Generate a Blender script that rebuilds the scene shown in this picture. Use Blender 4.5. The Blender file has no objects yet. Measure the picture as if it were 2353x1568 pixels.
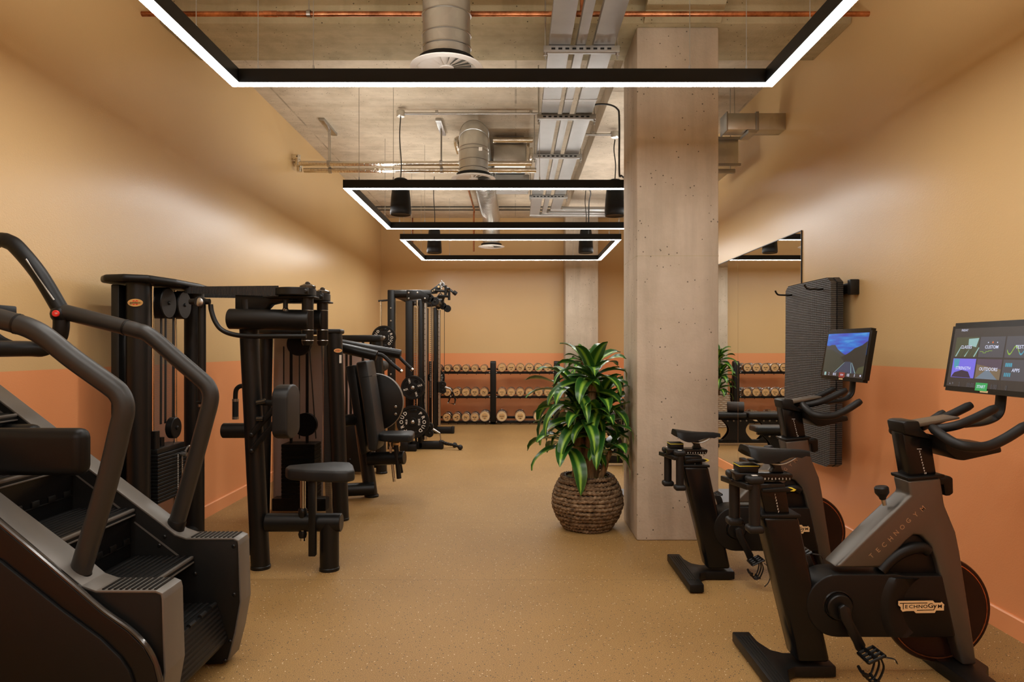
import bpy, bmesh, math, random
from mathutils import Vector, Matrix, Euler
C = bpy.context.scene.collection
PI = math.pi
random.seed(7)
# ------------------------------------------------------------------ camera, light, exposure
F, CX, CY, H = 1569.0, 1183.0, 800.0, 1.3        # focal length and vanishing point of the 2353x1568 frame; eye height
cam = bpy.data.cameras.new('camera'); cam.sensor_width = 36; cam.lens = F / 2353 * 36
cam.shift_x = (2353 / 2 - CX) / 2353; cam.shift_y = (CY - 784) / 2353
cam.clip_start = .02
co = bpy.data.objects.new('camera', cam); C.objects.link(co); co.location = (0, 0, H); co.rotation_euler = (PI / 2, 0, 0)
bpy.context.scene.camera = co
LAMP_DOWN, LAMP_UP = 42.0, 35.0
w = bpy.data.worlds.new('world'); bpy.context.scene.world = w; w.use_nodes = True
w.node_tree.nodes['Background'].inputs[0].default_value = (1, .9, .8, 1); w.node_tree.nodes['Background'].inputs[1].default_value = .03
vs = bpy.context.scene.view_settings
vs.view_transform = 'Standard'; vs.look = 'None'; vs.exposure = 0; vs.gamma = 1; vs.use_curve_mapping = False
bpy.context.scene.cycles.max_bounces = 10; bpy.context.scene.cycles.diffuse_bounces = 6
bpy.context.scene.cycles.transparent_max_bounces = 12

def P(px, py, Y): return Vector(((px - CX) * Y / F, Y, H - (py - CY) * Y / F))   # a photo pixel seen at depth Y
def PX(px, Y): return (px - CX) * Y / F
def PZ(py, Y): return H - (py - CY) * Y / F
def G(py): return H * F / (py - CY)                                              # depth of a floor point
# ------------------------------------------------------------------ materials
def lin(c):
    c = c / 255
    return c / 12.92 if c <= .04045 else ((c + .055) / 1.055) ** 2.4
def S(r, g, b): return (lin(r), lin(g), lin(b), 1)
MATS = {}
class NT:
    def __init__(s, name):
        s.m = bpy.data.materials.new(name); s.m.use_nodes = True; s.t = s.m.node_tree; s.n = s.t.nodes
        s.b = s.n['Principled BSDF']; MATS[name] = s.m
    def new(s, t, **k):
        n = s.n.new(t)
        for a, v in k.items(): setattr(n, a, v)
        return n
    def l(s, a, b): s.t.links.new(a, b)
    def obj(s): return s.new('ShaderNodeTexCoord').outputs['Object']
    def map(s, vec, sc):
        m = s.new('ShaderNodeMapping'); m.inputs['Scale'].default_value = sc; s.l(vec, m.inputs[0]); return m.outputs[0]
    def noise(s, vec, scale, detail=3, rough=.5):
        n = s.new('ShaderNodeTexNoise'); n.inputs['Scale'].default_value = scale; n.inputs['Detail'].default_value = detail
        n.inputs['Roughness'].default_value = rough; s.l(vec, n.inputs['Vector']); return n.outputs['Fac']
    def voro(s, vec, scale, out='Distance'):
        n = s.new('ShaderNodeTexVoronoi'); n.inputs['Scale'].default_value = scale; s.l(vec, n.inputs['Vector']); return n.outputs[out]
    def ramp(s, fac, *stops):
        r = s.new('ShaderNodeValToRGB'); e = r.color_ramp.elements
        while len(e) < len(stops): e.new(.5)
        for x, (p, c) in zip(e, stops): x.position = p; x.color = c if not isinstance(c, (int, float)) else (c, c, c, 1)
        s.l(fac, r.inputs[0]); return r.outputs[0]
    def mix(s, f, a, b, bt='MIX'):
        m = s.new('ShaderNodeMix', data_type='RGBA', blend_type=bt)
        for v, i in ((f, 0), (a, 6), (b, 7)):
            if isinstance(v, (int, float)): m.inputs[i].default_value = v
            elif isinstance(v, tuple): m.inputs[i].default_value = v
            else: s.l(v, m.inputs[i])
        return m.outputs[2]
    def math(s, op, a, b=None):
        m = s.new('ShaderNodeMath', operation=op)
        for i, v in enumerate((a, b)):
            if v is None: continue
            if isinstance(v, (int, float)): m.inputs[i].default_value = v
            else: s.l(v, m.inputs[i])
        return m.outputs[0]
    def bump(s, h, st=.3, d=.005):
        b = s.new('ShaderNodeBump'); b.inputs['Strength'].default_value = st; b.inputs['Distance'].default_value = d
        s.l(h, b.inputs['Height']); s.l(b.outputs[0], s.b.inputs['Normal'])
    def col(s, c):
        if isinstance(c, tuple): s.b.inputs['Base Color'].default_value = c
        else: s.l(c, s.b.inputs['Base Color'])
    def pr(s, rough=None, metal=None, spec=None, coat=None):
        for k, v in (('Roughness', rough), ('Metallic', metal), ('Specular IOR Level', spec), ('Coat Weight', coat)):
            if v is None: continue
            if isinstance(v, (int, float)): s.b.inputs[k].default_value = v
            else: s.l(v, s.b.inputs[k])
        return s
def simple(name, c, rough=.5, metal=0, spec=.5, grain=0, gs=300):
    m = NT(name); m.col(c); m.pr(rough, metal, spec)
    if grain: m.bump(m.noise(m.obj(), gs, 2), grain, .002)
    return m.m
def emit(name, c, st=1.0):
    m = NT(name); m.col((0, 0, 0, 1)); m.b.inputs['Emission Color'].default_value = c; m.b.inputs['Emission Strength'].default_value = st
    m.pr(.3); return m.m

def paint(name, upper, lower, dado):
    m = NT(name); o = m.obj(); sx = m.new('ShaderNodeSeparateXYZ'); m.l(o, sx.inputs[0])
    n = m.noise(o, .9, 2); v = m.ramp(n, (0, .93), (1, 1.05))
    step = m.math('LESS_THAN', sx.outputs[2], dado)
    c = m.mix(step, upper, lower); m.col(m.mix(1.0, c, v, 'MULTIPLY'))
    m.pr(.27, spec=.6); m.bump(m.noise(o, 150, 2), .3, .002); return m.m
UP, LO = (.675, .462, .218, 1), (.83, .345, .142, 1)
WALL = paint('wall_paint', UP, LO, 1.19); WALLB = paint('back_wall_paint', UP, LO, 1.207)
simple('skirting_paint', LO, .35, 0, .5)
def concrete(name, a, b, boards=False):
    m = NT(name); o = m.obj()
    n = m.noise(o, 2.6, 6, .65); c = m.ramp(n, (.3, a), (.68, b))
    st = m.noise(m.map(o, (6, 6, .7)), 1.0, 5, .6); c = m.mix(m.ramp(st, (.45, 0.0), (.8, .55)), c, tuple(x * .62 for x in a[:3]) + (1,))
    p = m.voro(o, 26); pn = m.noise(o, 5, 2)
    pit = m.math('MULTIPLY', m.math('LESS_THAN', p, .125), m.math('GREATER_THAN', pn, .5))
    c = m.mix(pit, c, tuple(x * .3 for x in a[:3]) + (1,))
    if boards:
        bn = m.noise(m.map(o, (.25, 5, 1)), 2.0, 4, .6); c = m.mix(m.ramp(bn, (.4, 0.0), (.75, .3)), c, tuple(x * .55 for x in a[:3]) + (1,))
    if name == 'ceiling_concrete':
        sx = m.new('ShaderNodeSeparateXYZ'); m.l(o, sx.inputs[0])
        for ax, per, w_ in ((1, .84, .006), (0, .45, .008)):
            ln = m.math('LESS_THAN', m.math('FRACT', m.math('MULTIPLY', sx.outputs[ax], per)), w_); c = m.mix(m.math('MULTIPLY', ln, m.ramp(m.noise(o, 4, 2), (.4, 0.0), (.6, .55))), c, (.16, .13, .09, 1))
    m.col(c); m.pr(.75, spec=.3)
    h = m.math('SUBTRACT', m.noise(o, 60, 4), m.math('MULTIPLY', pit, 1.5)); m.bump(h, .35, .006); return m.m
concrete('concrete', (.47, .395, .30, 1), (.60, .515, .41, 1)); concrete('beam_concrete', (.42, .36, .215, 1), (.55, .48, .31, 1), True)
concrete('ceiling_concrete', (.50, .415, .30, 1), (.66, .57, .44, 1), True)
m = NT('rubber_floor'); o = m.obj()
base = m.ramp(m.noise(o, 1.2, 3), (.3, (.285, .163, .053, 1)), (.7, (.335, .195, .065, 1)))
fine = m.noise(o, 260, 2); base = m.mix(.35, base, m.ramp(fine, (.35, .02), (.65, 1.0)), 'OVERLAY')
vd = m.voro(o, 105); vc = m.voro(o, 105, 'Color'); sx = m.new('ShaderNodeSeparateColor'); m.l(vc, sx.inputs[0])
fk = m.math('MULTIPLY', m.math('LESS_THAN', vd, .3), m.math('GREATER_THAN', sx.outputs[0], .86)); base = m.mix(fk, base, (.06, .045, .03, 1))
fl = m.math('MULTIPLY', m.math('LESS_THAN', vd, .27), m.math('LESS_THAN', sx.outputs[1], .05)); base = m.mix(fl, base, (.75, .6, .4, 1))
xyz = m.new('ShaderNodeSeparateXYZ'); m.l(o, xyz.inputs[0])
seam = m.math('LESS_THAN', m.math('ABSOLUTE', m.math('SUBTRACT', m.math('FRACT', m.math('MULTIPLY', xyz.outputs[1], .8)), .06)), .0022)
base = m.mix(m.math('MULTIPLY', seam, .45), base, (.12, .07, .03, 1))
m.col(base); m.pr(.6, spec=.35); m.bump(fine, .15, .002)

simple('black_metal', (.0065, .006, .0052, 1), .38, 0, .32, .06, 500)
simple('black_gloss', (.004, .004, .004, 1), .24, 0, .32)
simple('black_plastic', (.0055, .0052, .0047, 1), .42, 0, .27, .1, 700)
simple('rubber', (.0085, .008, .0075, 1), .48, 0, .32, .15, 900)
simple('upholstery', (.014, .0138, .0132, 1), .48, 0, .34, .25, 450)
simple('grey_metal', (.125, .115, .102, 1), .34, .7, .5, .03, 600); simple('saddle_skin', (.0065, .0065, .0065, 1), .5, 0, .22)
simple('grey_satin', (.16, .146, .128, 1), .42, .45, .45)
simple('chrome', (.75, .73, .7, 1), .12, 1)
simple('steel', (.46, .45, .43, 1), .3, 1)
simple('white_plastic', (.8, .78, .74, 1), .4)
simple('white_print', (.78, .74, .66, 1), .5)
simple('gold_print', (.72, .52, .27, 1), .45)
simple('red_plastic', (.75, .03, .02, 1), .4)
simple('yellow_plastic', (.8, .65, .05, 1), .4)
simple('amber_brass', (.75, .5, .22, 1), .3, .7)
simple('grey_mat', (.2, .2, .21, 1), .8)
simple('cable_black', (.012, .012, .012, 1), .5)
simple('moss', (.13, .12, .03, 1), .9, 0, .2, .8, 60)
m = NT('galvanised'); o = m.obj(); v = m.voro(o, 16, 'Color'); sc = m.new('ShaderNodeSeparateColor'); m.l(v, sc.inputs[0]); m.col(m.ramp(sc.outputs[0], (0, (.55, .54, .5, 1)), (1, (.6, .59, .55, 1)))); m.pr(.3, .93)
m = NT('tray_metal'); o = m.obj(); m.col(m.mix(m.ramp(m.noise(o, 9, 3), (.4, 0.0), (.8, .3)), (.36, .355, .34, 1), (.26, .255, .24, 1))); m.pr(.36, .8)
m = NT('copper'); o = m.obj(); m.col(m.ramp(m.noise(m.map(o, (1, 1, 1)), 6, 4, .7), (.38, (.25, .09, .04, 1)), (.62, (.72, .3, .14, 1)))); m.pr(.28, .95)
m = NT('foil'); o = m.obj(); m.col((.72, .68, .6, 1)); m.pr(.18, 1); m.bump(m.noise(o, 45, 3), .5, .006)
m = NT('mirror_glass'); m.col((.86, .87, .85, 1)); m.pr(.0, 1)
m = NT('wood_face'); o = m.obj(); m.col(m.ramp(m.noise(m.map(o, (1.5, 1, 18)), 9, 4, .6), (.3, (.5, .28, .1, 1)), (.7, (.72, .46, .2, 1)))); m.pr(.5)
m = NT('bark'); o = m.obj(); n = m.noise(m.map(o, (9, 9, 1.6)), 8, 5, .7); m.col(m.ramp(n, (.3, (.1, .05, .02, 1)), (.7, (.42, .26, .12, 1)))); m.pr(.85, spec=.2); m.bump(n, .8, .01)
m = NT('rope'); o = m.obj(); n = m.noise(m.map(o, (1, 1, 2.2)), 24, 5, .75); m.col(m.ramp(n, (.32, (.035, .02, .01, 1)), (.5, (.17, .105, .055, 1)), (.7, (.42, .29, .17, 1)))); m.pr(.8, spec=.25); m.bump(n, .6, .006)
m = NT('leaf'); uv = m.new('ShaderNodeUVMap'); sp = m.new('ShaderNodeSeparateXYZ'); m.l(uv.outputs[0], sp.inputs[0])
o = m.obj(); a = m.math('ABSOLUTE', m.math('SUBTRACT', sp.outputs[0], .5))
a = m.math('ADD', a, m.math('MULTIPLY', m.math('SUBTRACT', m.noise(m.map(uv.outputs[0], (40, 1.2, 1)), 1.0, 3), .5), .12))
m.col(m.ramp(a, (.03, (.30, .50, .06, 1)), (.10, (.17, .36, .035, 1)), (.17, (.022, .10, .014, 1)), (.4, (.018, .085, .014, 1)), (.5, (.09, .2, .03, 1))))
m.pr(.3, spec=.5); m.b.inputs['Subsurface Weight'].default_value = 0
def dots(m, o, axes, pitch):
    """round-dot grid in object space: 1 inside a dot"""
    sx = m.new('ShaderNodeSeparateXYZ'); m.l(o, sx.inputs[0]); s = []
    u = m.math('MULTIPLY', sx.outputs[axes[0]], 2 * PI / pitch); v = m.math('MULTIPLY', sx.outputs[axes[1]], 2 * PI / pitch)
    return m.math('MULTIPLY', m.math('SINE', m.math('ADD', u, v)), m.math('SINE', m.math('SUBTRACT', u, v)))
def perforated(name, axes, pitch, c, th):
    m = NT(name); d = m.math('GREATER_THAN', dots(m, m.obj(), axes, pitch), th)
    m.col(c); m.pr(.4); tr = m.new('ShaderNodeBsdfTransparent'); mx = m.new('ShaderNodeMixShader')
    m.l(d, mx.inputs[0]); m.l(m.b.outputs[0], mx.inputs[1]); m.l(tr.outputs[0], mx.inputs[2])
    m.l(mx.outputs[0], m.n['Material Output'].inputs[0])
perforated('perforated_xz', (0, 2), .012, (.03, .027, .025, 1), .05)
perforated('perforated_yz', (1, 2), .012, (.2, .18, .17, 1), -.1)
m = NT('smoked_sheet'); m.col((.01, .009, .008, 1)); m.pr(.15); tr = m.new('ShaderNodeBsdfTransparent'); tr.inputs[0].default_value = (.8, .76, .72, 1); mx = m.new('ShaderNodeMixShader')
mx.inputs[0].default_value = .88; m.l(m.b.outputs[0], mx.inputs[1]); m.l(tr.outputs[0], mx.inputs[2]); m.l(mx.outputs[0], m.n['Material Output'].inputs[0])
m = NT('mat_weave_glints'); d = m.math('GREATER_THAN', dots(m, m.obj(), (1, 2), .025), .2); m.col(m.mix(d, (.004, .004, .004, 1), (.105, .098, .088, 1))); m.pr(.5); m.bump(dots(m, m.obj(), (1, 2), .025), .6, .004)  # paler dots paint the highlights of the bumps into the mat colour
emit('lamp_glow', (1, .985, .955, 1), LAMP_DOWN); emit('lamp_glow_up', (1, .975, .92, 1), LAMP_UP)
emit('screen_white', S(225, 230, 255), .9); emit('screen_green', S(60, 175, 95), .8); emit('screen_red', S(160, 60, 50), .7)
emit('screen_dark', S(62, 54, 50), .8); emit('screen_tile', S(84, 82, 88), .8); emit('screen_violet', S(125, 115, 235), .85); emit('screen_shadow', S(62, 46, 66), .8)
emit('screen_road', S(120, 135, 150), .8); emit('screen_sand', S(130, 110, 85), .8); emit('screen_cloud', S(92, 76, 92), .8); emit('screen_teal', S(80, 165, 190), .8)
emit('screen_moss', S(80, 82, 58), .8); emit('screen_glint', S(160, 200, 195), .8); emit('screen_lime', S(150, 190, 70), .8); emit('screen_orange', S(225, 120, 70), .8)
emit('screen_hill', S(66, 68, 58), .8); emit('screen_hill_far', S(70, 72, 76), .8); emit('screen_ridge', S(50, 47, 42), .8); emit('screen_lane', S(66, 72, 92), .8)
emit('led_green', (.2, 1, .3, 1), 3)
m = NT('screen_sky'); uv = m.new('ShaderNodeUVMap'); n = m.noise(m.map(uv.outputs[0], (1.2, 6, 1)), 2.2, 4)
e = m.ramp(n, (.35, S(66, 74, 190)), (.55, S(48, 120, 215)), (.75, S(95, 185, 235))); m.l(e, m.b.inputs['Emission Color']); m.b.inputs['Emission Strength'].default_value = .85; m.col((0, 0, 0, 1)); m.pr(.3)
simple('flywheel_dark', (.022, .008, .006, 1), .25, .4)
simple('console_brown', (.13, .10, .07, 1), .4, .3)
simple('foam_dark', (.035, .03, .026, 1), .6, 0, .4, .9, 40)
simple('pale_rope', (.4, .32, .23, 1), .8, 0, .25, .6, 60)
simple('rail_grey', (.028, .026, .023, 1), .42, .2, .45); simple('chrome_black', (.09, .085, .08, 1), .12, .8)
m = NT('belt_knurl'); o = m.obj(); wv = m.new('ShaderNodeTexWave'); wv.inputs['Scale'].default_value = 40; m.l(o, wv.inputs['Vector']); m.col((.02, .018, .016, 1)); m.pr(.45); m.bump(wv.outputs[0], .8, .004)
simple('belt_brown', (.16, .13, .1, 1), .5); perforated('guard_pink', (0, 2), .012, (.62, .56, .56, 1), .5)
simple('hole_tan', UP, .6)
m = NT('db_chrome'); o = m.obj(); sx = m.new('ShaderNodeSeparateXYZ'); m.l(o, sx.inputs[0]); an = m.math('ARCTAN2', sx.outputs[2], sx.outputs[0])
m.col((.62, .6, .57, 1)); m.pr(.16, 1)
# ------------------------------------------------------------------ mesh builder
OFF = Vector((0, 0, 0))
GLY = {}
def glyph(s):
    if s not in GLY:
        cu = bpy.data.curves.new('t', 'FONT'); cu.body = s; cu.align_x = 'CENTER'; cu.align_y = 'CENTER'; cu.resolution_u = 2; cu.offset = .012
        ob = bpy.data.objects.new('t', cu); me = bpy.data.meshes.new_from_object(ob)
        GLY[s] = ([v.co.copy() for v in me.vertices], [tuple(p.vertices) for p in me.polygons])
        bpy.data.objects.remove(ob); bpy.data.meshes.remove(me); bpy.data.curves.remove(cu)
    return GLY[s]
def smooth(pts, n=6):
    pts = [Vector(p) for p in pts]; out = []
    q = [pts[0] * 2 - pts[1]] + pts + [pts[-1] * 2 - pts[-2]]
    for i in range(1, len(q) - 2):
        a, b, c, d = q[i - 1:i + 3]
        for k in range(n):
            t = k / n
            out.append(.5 * ((2 * b) + (c - a) * t + (2 * a - 5 * b + 4 * c - d) * t * t + (3 * b - a - 3 * c + d) * t ** 3))
    return out + [pts[-1]]
class B:
    def __init__(s): s.v = []; s.f = []; s.mi = []; s.cur = 0; s.uv = None
    def add(s, v, f):
        k = len(s.v); s.v += [Vector(p) for p in v]; s.f += [tuple(i + k for i in x) for x in f]; s.mi += [s.cur] * len(f); return s
    def bm(s, bm, M=None):
        bm.verts.index_update()
        s.add([(M @ v.co) if M else v.co for v in bm.verts], [tuple(v.index for v in f.verts) for f in bm.faces]); bm.free(); return s
    def box(s, c, d, r=0, seg=2, rot=None):
        bm = bmesh.new(); bmesh.ops.create_cube(bm, size=1)
        for v in bm.verts: v.co = Vector((v.co.x * d[0], v.co.y * d[1], v.co.z * d[2]))
        if r: bmesh.ops.bevel(bm, geom=bm.edges[:], offset=min(r, min(d) * .49), segments=seg, affect='EDGES', profile=.5, clamp_overlap=True)
        M = Matrix.Translation(c)
        if rot: M = M @ Euler(rot).to_matrix().to_4x4()
        return s.bm(bm, M)
    def bx(s, a, b, r=0, seg=2):     # box from corner to corner
        a, b = Vector(a), Vector(b); return s.box((a + b) / 2, [abs(x) for x in (b - a)], r, seg)
    def prism(s, poly, axis, a, b, r=0, seg=2):
        bm = bmesh.new(); ix = 'xyz'.index(axis)
        def pt(p, h): q = [p[0], p[1]]; q.insert(ix, h); return q
        lo = [bm.verts.new(pt(p, a)) for p in poly]; hi = [bm.verts.new(pt(p, b)) for p in poly]
        bm.faces.new(lo); bm.faces.new(hi[::-1]); n = len(poly)
        for i in range(n): bm.faces.new((lo[i], hi[i], hi[(i + 1) % n], lo[(i + 1) % n]))
        bmesh.ops.recalc_face_normals(bm, faces=bm.faces[:])
        if r: bmesh.ops.bevel(bm, geom=bm.edges[:], offset=r, segments=seg, affect='EDGES', profile=.5, clamp_overlap=True)
        return s.bm(bm)
    def tube(s, pts, r, seg=12, closed=False, caps=True, flat=None):
        pts = [Vector(p) for p in pts]; n = len(pts); R = r if isinstance(r, (list, tuple)) else [r] * n
        T = []
        for i in range(n):
            if closed: t = pts[(i + 1) % n] - pts[i - 1]
            else: t = pts[min(i + 1, n - 1)] - pts[max(i - 1, 0)]
            if t.length < 1e-9: t = T[-1] if T else Vector((0, 0, 1))
            T.append(t.normalized())
        up = Vector((0, 0, 1)) if abs(T[0].z) < .9 else Vector((1, 0, 0))
        N = (up - T[0] * up.dot(T[0])).normalized(); vs = []
        for i in range(n):
            N = N - T[i] * N.dot(T[i]); N.normalize(); Bn = T[i].cross(N)
            for k in range(seg):
                a = 2 * PI * k / seg
                vs.append(pts[i] + (N * math.cos(a) * (flat or 1) + Bn * math.sin(a)) * R[i])
        fs = []
        for i in range(n if closed else n - 1):
            j = (i + 1) % n
            for k in range(seg): l = (k + 1) % seg; fs.append((i * seg + k, i * seg + l, j * seg + l, j * seg + k))
        if caps and not closed: fs.append(tuple(range(seg))[::-1]); fs.append(tuple(range((n - 1) * seg, n * seg)))
        return s.add(vs, fs)
    def cyl(s, a, b, r, seg=20, e=0, r2=None):
        a, b = Vector(a), Vector(b); r2 = r if r2 is None else r2
        if not e: return s.tube([a, b], [r, r2], seg)
        d = (b - a).normalized() * e
        return s.tube([a, a + d, b - d, b], [r - e, r, r2, r2 - e], seg)
    def lathe(s, prof, c=(0, 0, 0), axis=(0, 0, 1), seg=32):
        q = Vector((0, 0, 1)).rotation_difference(Vector(axis)).to_matrix(); c = Vector(c); vs = []
        for r, z in prof:
            for k in range(seg): a = 2 * PI * k / seg; vs.append(c + q @ Vector((r * math.cos(a), r * math.sin(a), z)))
        fs = []
        for i in range(len(prof) - 1):
            for k in range(seg): l = (k + 1) % seg; fs.append((i * seg + k, i * seg + l, (i + 1) * seg + l, (i + 1) * seg + k))
        return s.add(vs, fs)
    def ball(s, c, r, seg=12): return s.lathe([(max(1e-5, r * math.sin(PI * i / 8)), -r * math.cos(PI * i / 8)) for i in range(9)], c, seg=seg)
    def bolt(s, c, axis, r=.008): return s.lathe([(1e-4, r * .7), (r * .55, r * .7), (r, r * .3), (r, -r * .3)], c, axis, 10)
    def quad(s, *p): return s.add(p, [tuple(range(len(p)))])
    def text(s, t, o, xd, yd, size, sx=1):
        v, f = glyph(t); o, xd, yd = Vector(o), Vector(xd).normalized() * size * sx, Vector(yd).normalized() * size
        return s.add([o + xd * p.x + yd * p.y for p in v], f)
    def arc_text(s, t, c, xd, yd, R, size, mid, step, inward=False):
        n = len(t)                                   # mid: angle of the text's middle, clockwise reading
        for i, ch in enumerate(t):
            a = mid - (i - (n - 1) / 2) * step; d = Vector(xd) * math.cos(a) + Vector(yd) * math.sin(a)
            tx = Vector(xd) * math.sin(a) - Vector(yd) * math.cos(a)
            s.text(ch, Vector(c) + d * R, tx, d, size)
        return s
    def o(s, name, mat, parent=None, label=None, cat=None, group=None, kind=None, ang=35, at=None, flat=False):
        me = bpy.data.meshes.new(name); org = Vector((0, 0, 0)); p = parent
        while p: org += p.location; p = p.parent
        if parent is None and at is not None: org = Vector(at) + OFF
        me.from_pydata([v + OFF - org for v in s.v], [], s.f)
        for x in (mat if isinstance(mat, (list, tuple)) else [mat]): me.materials.append(MATS[x])
        if any(s.mi): me.polygons.foreach_set('material_index', s.mi)
        if s.uv:
            l = me.uv_layers.new(name='UVMap')
            for lp in me.loops: l.data[lp.index].uv = s.uv[lp.vertex_index]
        if not flat:
            me.polygons.foreach_set('use_smooth', [True] * len(me.polygons)); me.set_sharp_from_angle(angle=math.radians(ang))
        me.update()
        ob = bpy.data.objects.new(name, me); C.objects.link(ob)
        if parent: ob.parent = parent
        else: ob.location = org
        return tag(ob, label, cat, group, kind)
def tag(o, label=None, cat=None, group=None, kind=None):
    for k, v in (('label', label), ('category', cat), ('group', group), ('kind', kind)):
        if v: o[k] = v
    return o
def thing(name, label, cat, loc, group=None):
    o = bpy.data.objects.new(name, None); C.objects.link(o); o.location = Vector(loc) + OFF; o.empty_display_size = .1
    return tag(o, label, cat, group)
# ------------------------------------------------------------------ the room
XL, XR, YB, YF, ZC = -2.37, 2.25, 12.1, -3.2, 3.66
def struct(name, b, mat, parent=None): return b.o(name, mat, parent, kind='structure')
struct('floor', B().bx((XL - .2, YF, -.1), (XR + .2, YB + .2, 0)), 'rubber_floor')
struct('ceiling', B().bx((XL - .2, YF, ZC), (XR + .2, YB + .2, ZC + .2)), 'ceiling_concrete')
struct('wall_left', B().bx((XL - .2, YF, 0), (XL, YB + .2, ZC)), 'wall_paint')
struct('wall_right', B().bx((XR, YF, 0), (XR + .2, YB + .2, ZC)), 'wall_paint')
struct('wall_back', B().bx((XL, YB, 0), (XR, YB + .2, ZC)), 'back_wall_paint')
struct('wall_front', B().bx((XL, YF - .2, 0), (XR, YF, ZC)), 'wall_paint')
BZ = .095
for nm, prof, ax in (('baseboard_left', [(XL, 0), (XL + .014, 0), (XL + .014, BZ - .006), (XL + .008, BZ), (XL, BZ)], 'L'), ('baseboard_right', [(XR, 0), (XR - .014, 0), (XR - .014, BZ - .006), (XR - .008, BZ), (XR, BZ)], 'R')):
    struct(nm, B().prism(prof, 'y', YF, YB), 'skirting_paint')
struct('baseboard_back', B().bx((XL + .014, YB - .014, 0), (XR - .014, YB, BZ)), 'skirting_paint')
ZS = 3.467
struct('trim_1', B().bx((XL, 4.56, ZS), (XR, 5.15, ZC), .008), 'beam_concrete')                      # downstand beam across the room
struct('trim_2', B().bx((.82, 5.15, ZS + .002), (1.39, YB - .75, ZC), .008), 'concrete')          # beam along the room behind the column
b = B().prism([(4.56, ZS), (4.56, ZS + .035), (4.30, ZC), (-2.0, ZC), (-2.0, ZC - .03), (4.30, ZC - .045), (4.545, ZS - .001)], 'x', .86, 1.37)
struct('trim_3', b, 'beam_concrete')                                                                 # haunch running into the column head
struct('trim_4', B().bx((XL, YB - .72, 3.605), (XR, YB, ZC)), 'ceiling_concrete')               # shallow step at the far end
struct('concrete_column', B().bx((.822, 4.605, 0), (1.376, 5.16, ZS), .012), 'concrete')
col_ = bpy.data.objects['concrete_column']
B().bx((.8215, 4.6045, 1.9205), (1.3765, 5.1605, 1.9235)).o('formwork_joint', 'beam_concrete', col_)
struct('concrete_pilaster', B().bx((.862, 11.62, 0), (1.42, YB, ZC), .012), 'concrete')
tag(B().prism([(.95, 5.62), (2.05, 5.62), (2.05, 6.24), (.95, 6.24)], 'z', 0, .012).o('floor_mat', 'grey_mat', None, 'flat grey rubber mat on the floor behind the concrete column', 'mat', at=(1.5, 5.9, 0)))
# mirror on the right-hand wall
t = thing('wall_mirror', 'tall frameless wall mirror in two panels beside the hanging exercise mats', 'mirror', (XR - .006, 6.9, BZ))
for y0, y1 in ((5.35, 6.862), (6.868, 8.38)):
    B().bx((XR - .006, y0, BZ + .003), (XR - .0005, y1, 2.217)).o('mirror_panel', 'mirror_glass', t, flat=True)
B().bx((XR - .009, 5.344, BZ), (XR - .0005, 5.352, 2.22)).bx((XR - .009, 5.344, 2.2165), (XR - .0005, 8.38, 2.222)).o('edge_strip', 'black_metal', t)
# ------------------------------------------------------------------ pendant lamps
def lamp(x0, x1, y0, y1, label, wires):
    zb, zt, wd = 2.686, 2.761, .057
    t = thing('pendant_lamp', label, 'lamp', ((x0 + x1) / 2, (y0 + y1) / 2, zb), 'rectangular pendant lamps')
    out = [(x0, y0), (x1, y0), (x1, y1), (x0, y1)]; inn = [(x0 + wd, y0 + wd), (x1 - wd, y0 + wd), (x1 - wd, y1 - wd), (x0 + wd, y1 - wd)]
    def bar(i, e, z0, z1, face=0):
        j = (i + 1) % 4; q = [Vector(p) for p in (out[i], out[j], inn[j], inn[i])]
        if e:
            d = ((q[3] - q[0]) * .5).length; n = [(q[3] + q[0]) / 2, (q[2] + q[1]) / 2]
            q = [n[0] + (q[0] - n[0]) * (1 - e), n[1] + (q[1] - n[1]) * (1 - e), n[1] + (q[2] - n[1]) * (1 - e), n[0] + (q[3] - n[0]) * (1 - e)]
        if face == 1: return B().quad(*[(p.x, p.y, z0) for p in q[::-1]])
        if face == 2: return B().quad(*[(p.x, p.y, z1) for p in q])
        return B().prism([tuple(p) for p in q], 'z', z0, z1)
    for i in range(4):
        bar(i, 0, zb + .003, zt).o('housing', 'black_plastic', t)
        bar(i, .03, zb + .0005, zb + .003, 1).o('diffuser', 'lamp_glow', t, flat=True)
        bar(i, .35, zt, zt + .0004, 2).o('upward_diffuser', 'lamp_glow_up', t, flat=True)
    for x, y in wires:
        B().cyl((x, y, zt), (x, y, ZC if not (4.5 < y < 5.2) else ZS), .0022, 6).lathe([(.001, .03), (.006, .028), (.007, 0), (.02, .002), (.02, -.001)], (x, y, zt), seg=8).o('suspension_cable', 'steel', t)
hw = .028
lamp(-1.4985, 1.3675, 1.56, 3.624, 'nearest black rectangular pendant lamp with glowing white edge', [(PX(593, 3.6), 3.6), (PX(720, 3.6), 3.6), (PX(1585, 3.6), 3.6), (PX(1715, 3.6), 3.6), (-1.47, 3.15), (-1.47, 2.7), (1.34, 3.1), (1.34, 2.75)])
lamp(-1.492, 1.37, 5.925, 7.974, 'middle black rectangular pendant lamp partly hidden by the concrete column', [(PX(825, 5.95), 5.95), (PX(904, 5.95), 5.95), (PX(1240, 5.95), 5.95), (-1.464, 7.7), (PX(918, 7.94), 7.94), (PX(976, 7.94), 7.94), (PX(1422, 7.94), 7.94)])
lamp(-1.47, 1.362, 8.733, 10.80, 'farthest and smallest-looking black rectangular pendant lamp near the back wall', [(PX(928, 8.76), 8.76), (PX(946, 8.76), 8.76), (PX(1400, 8.76), 8.76), (PX(1424, 8.76), 8.76), (-1.44, 10.5), (PX(1033, 10.77), 10.77), (PX(1317, 10.77), 10.77)])
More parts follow.
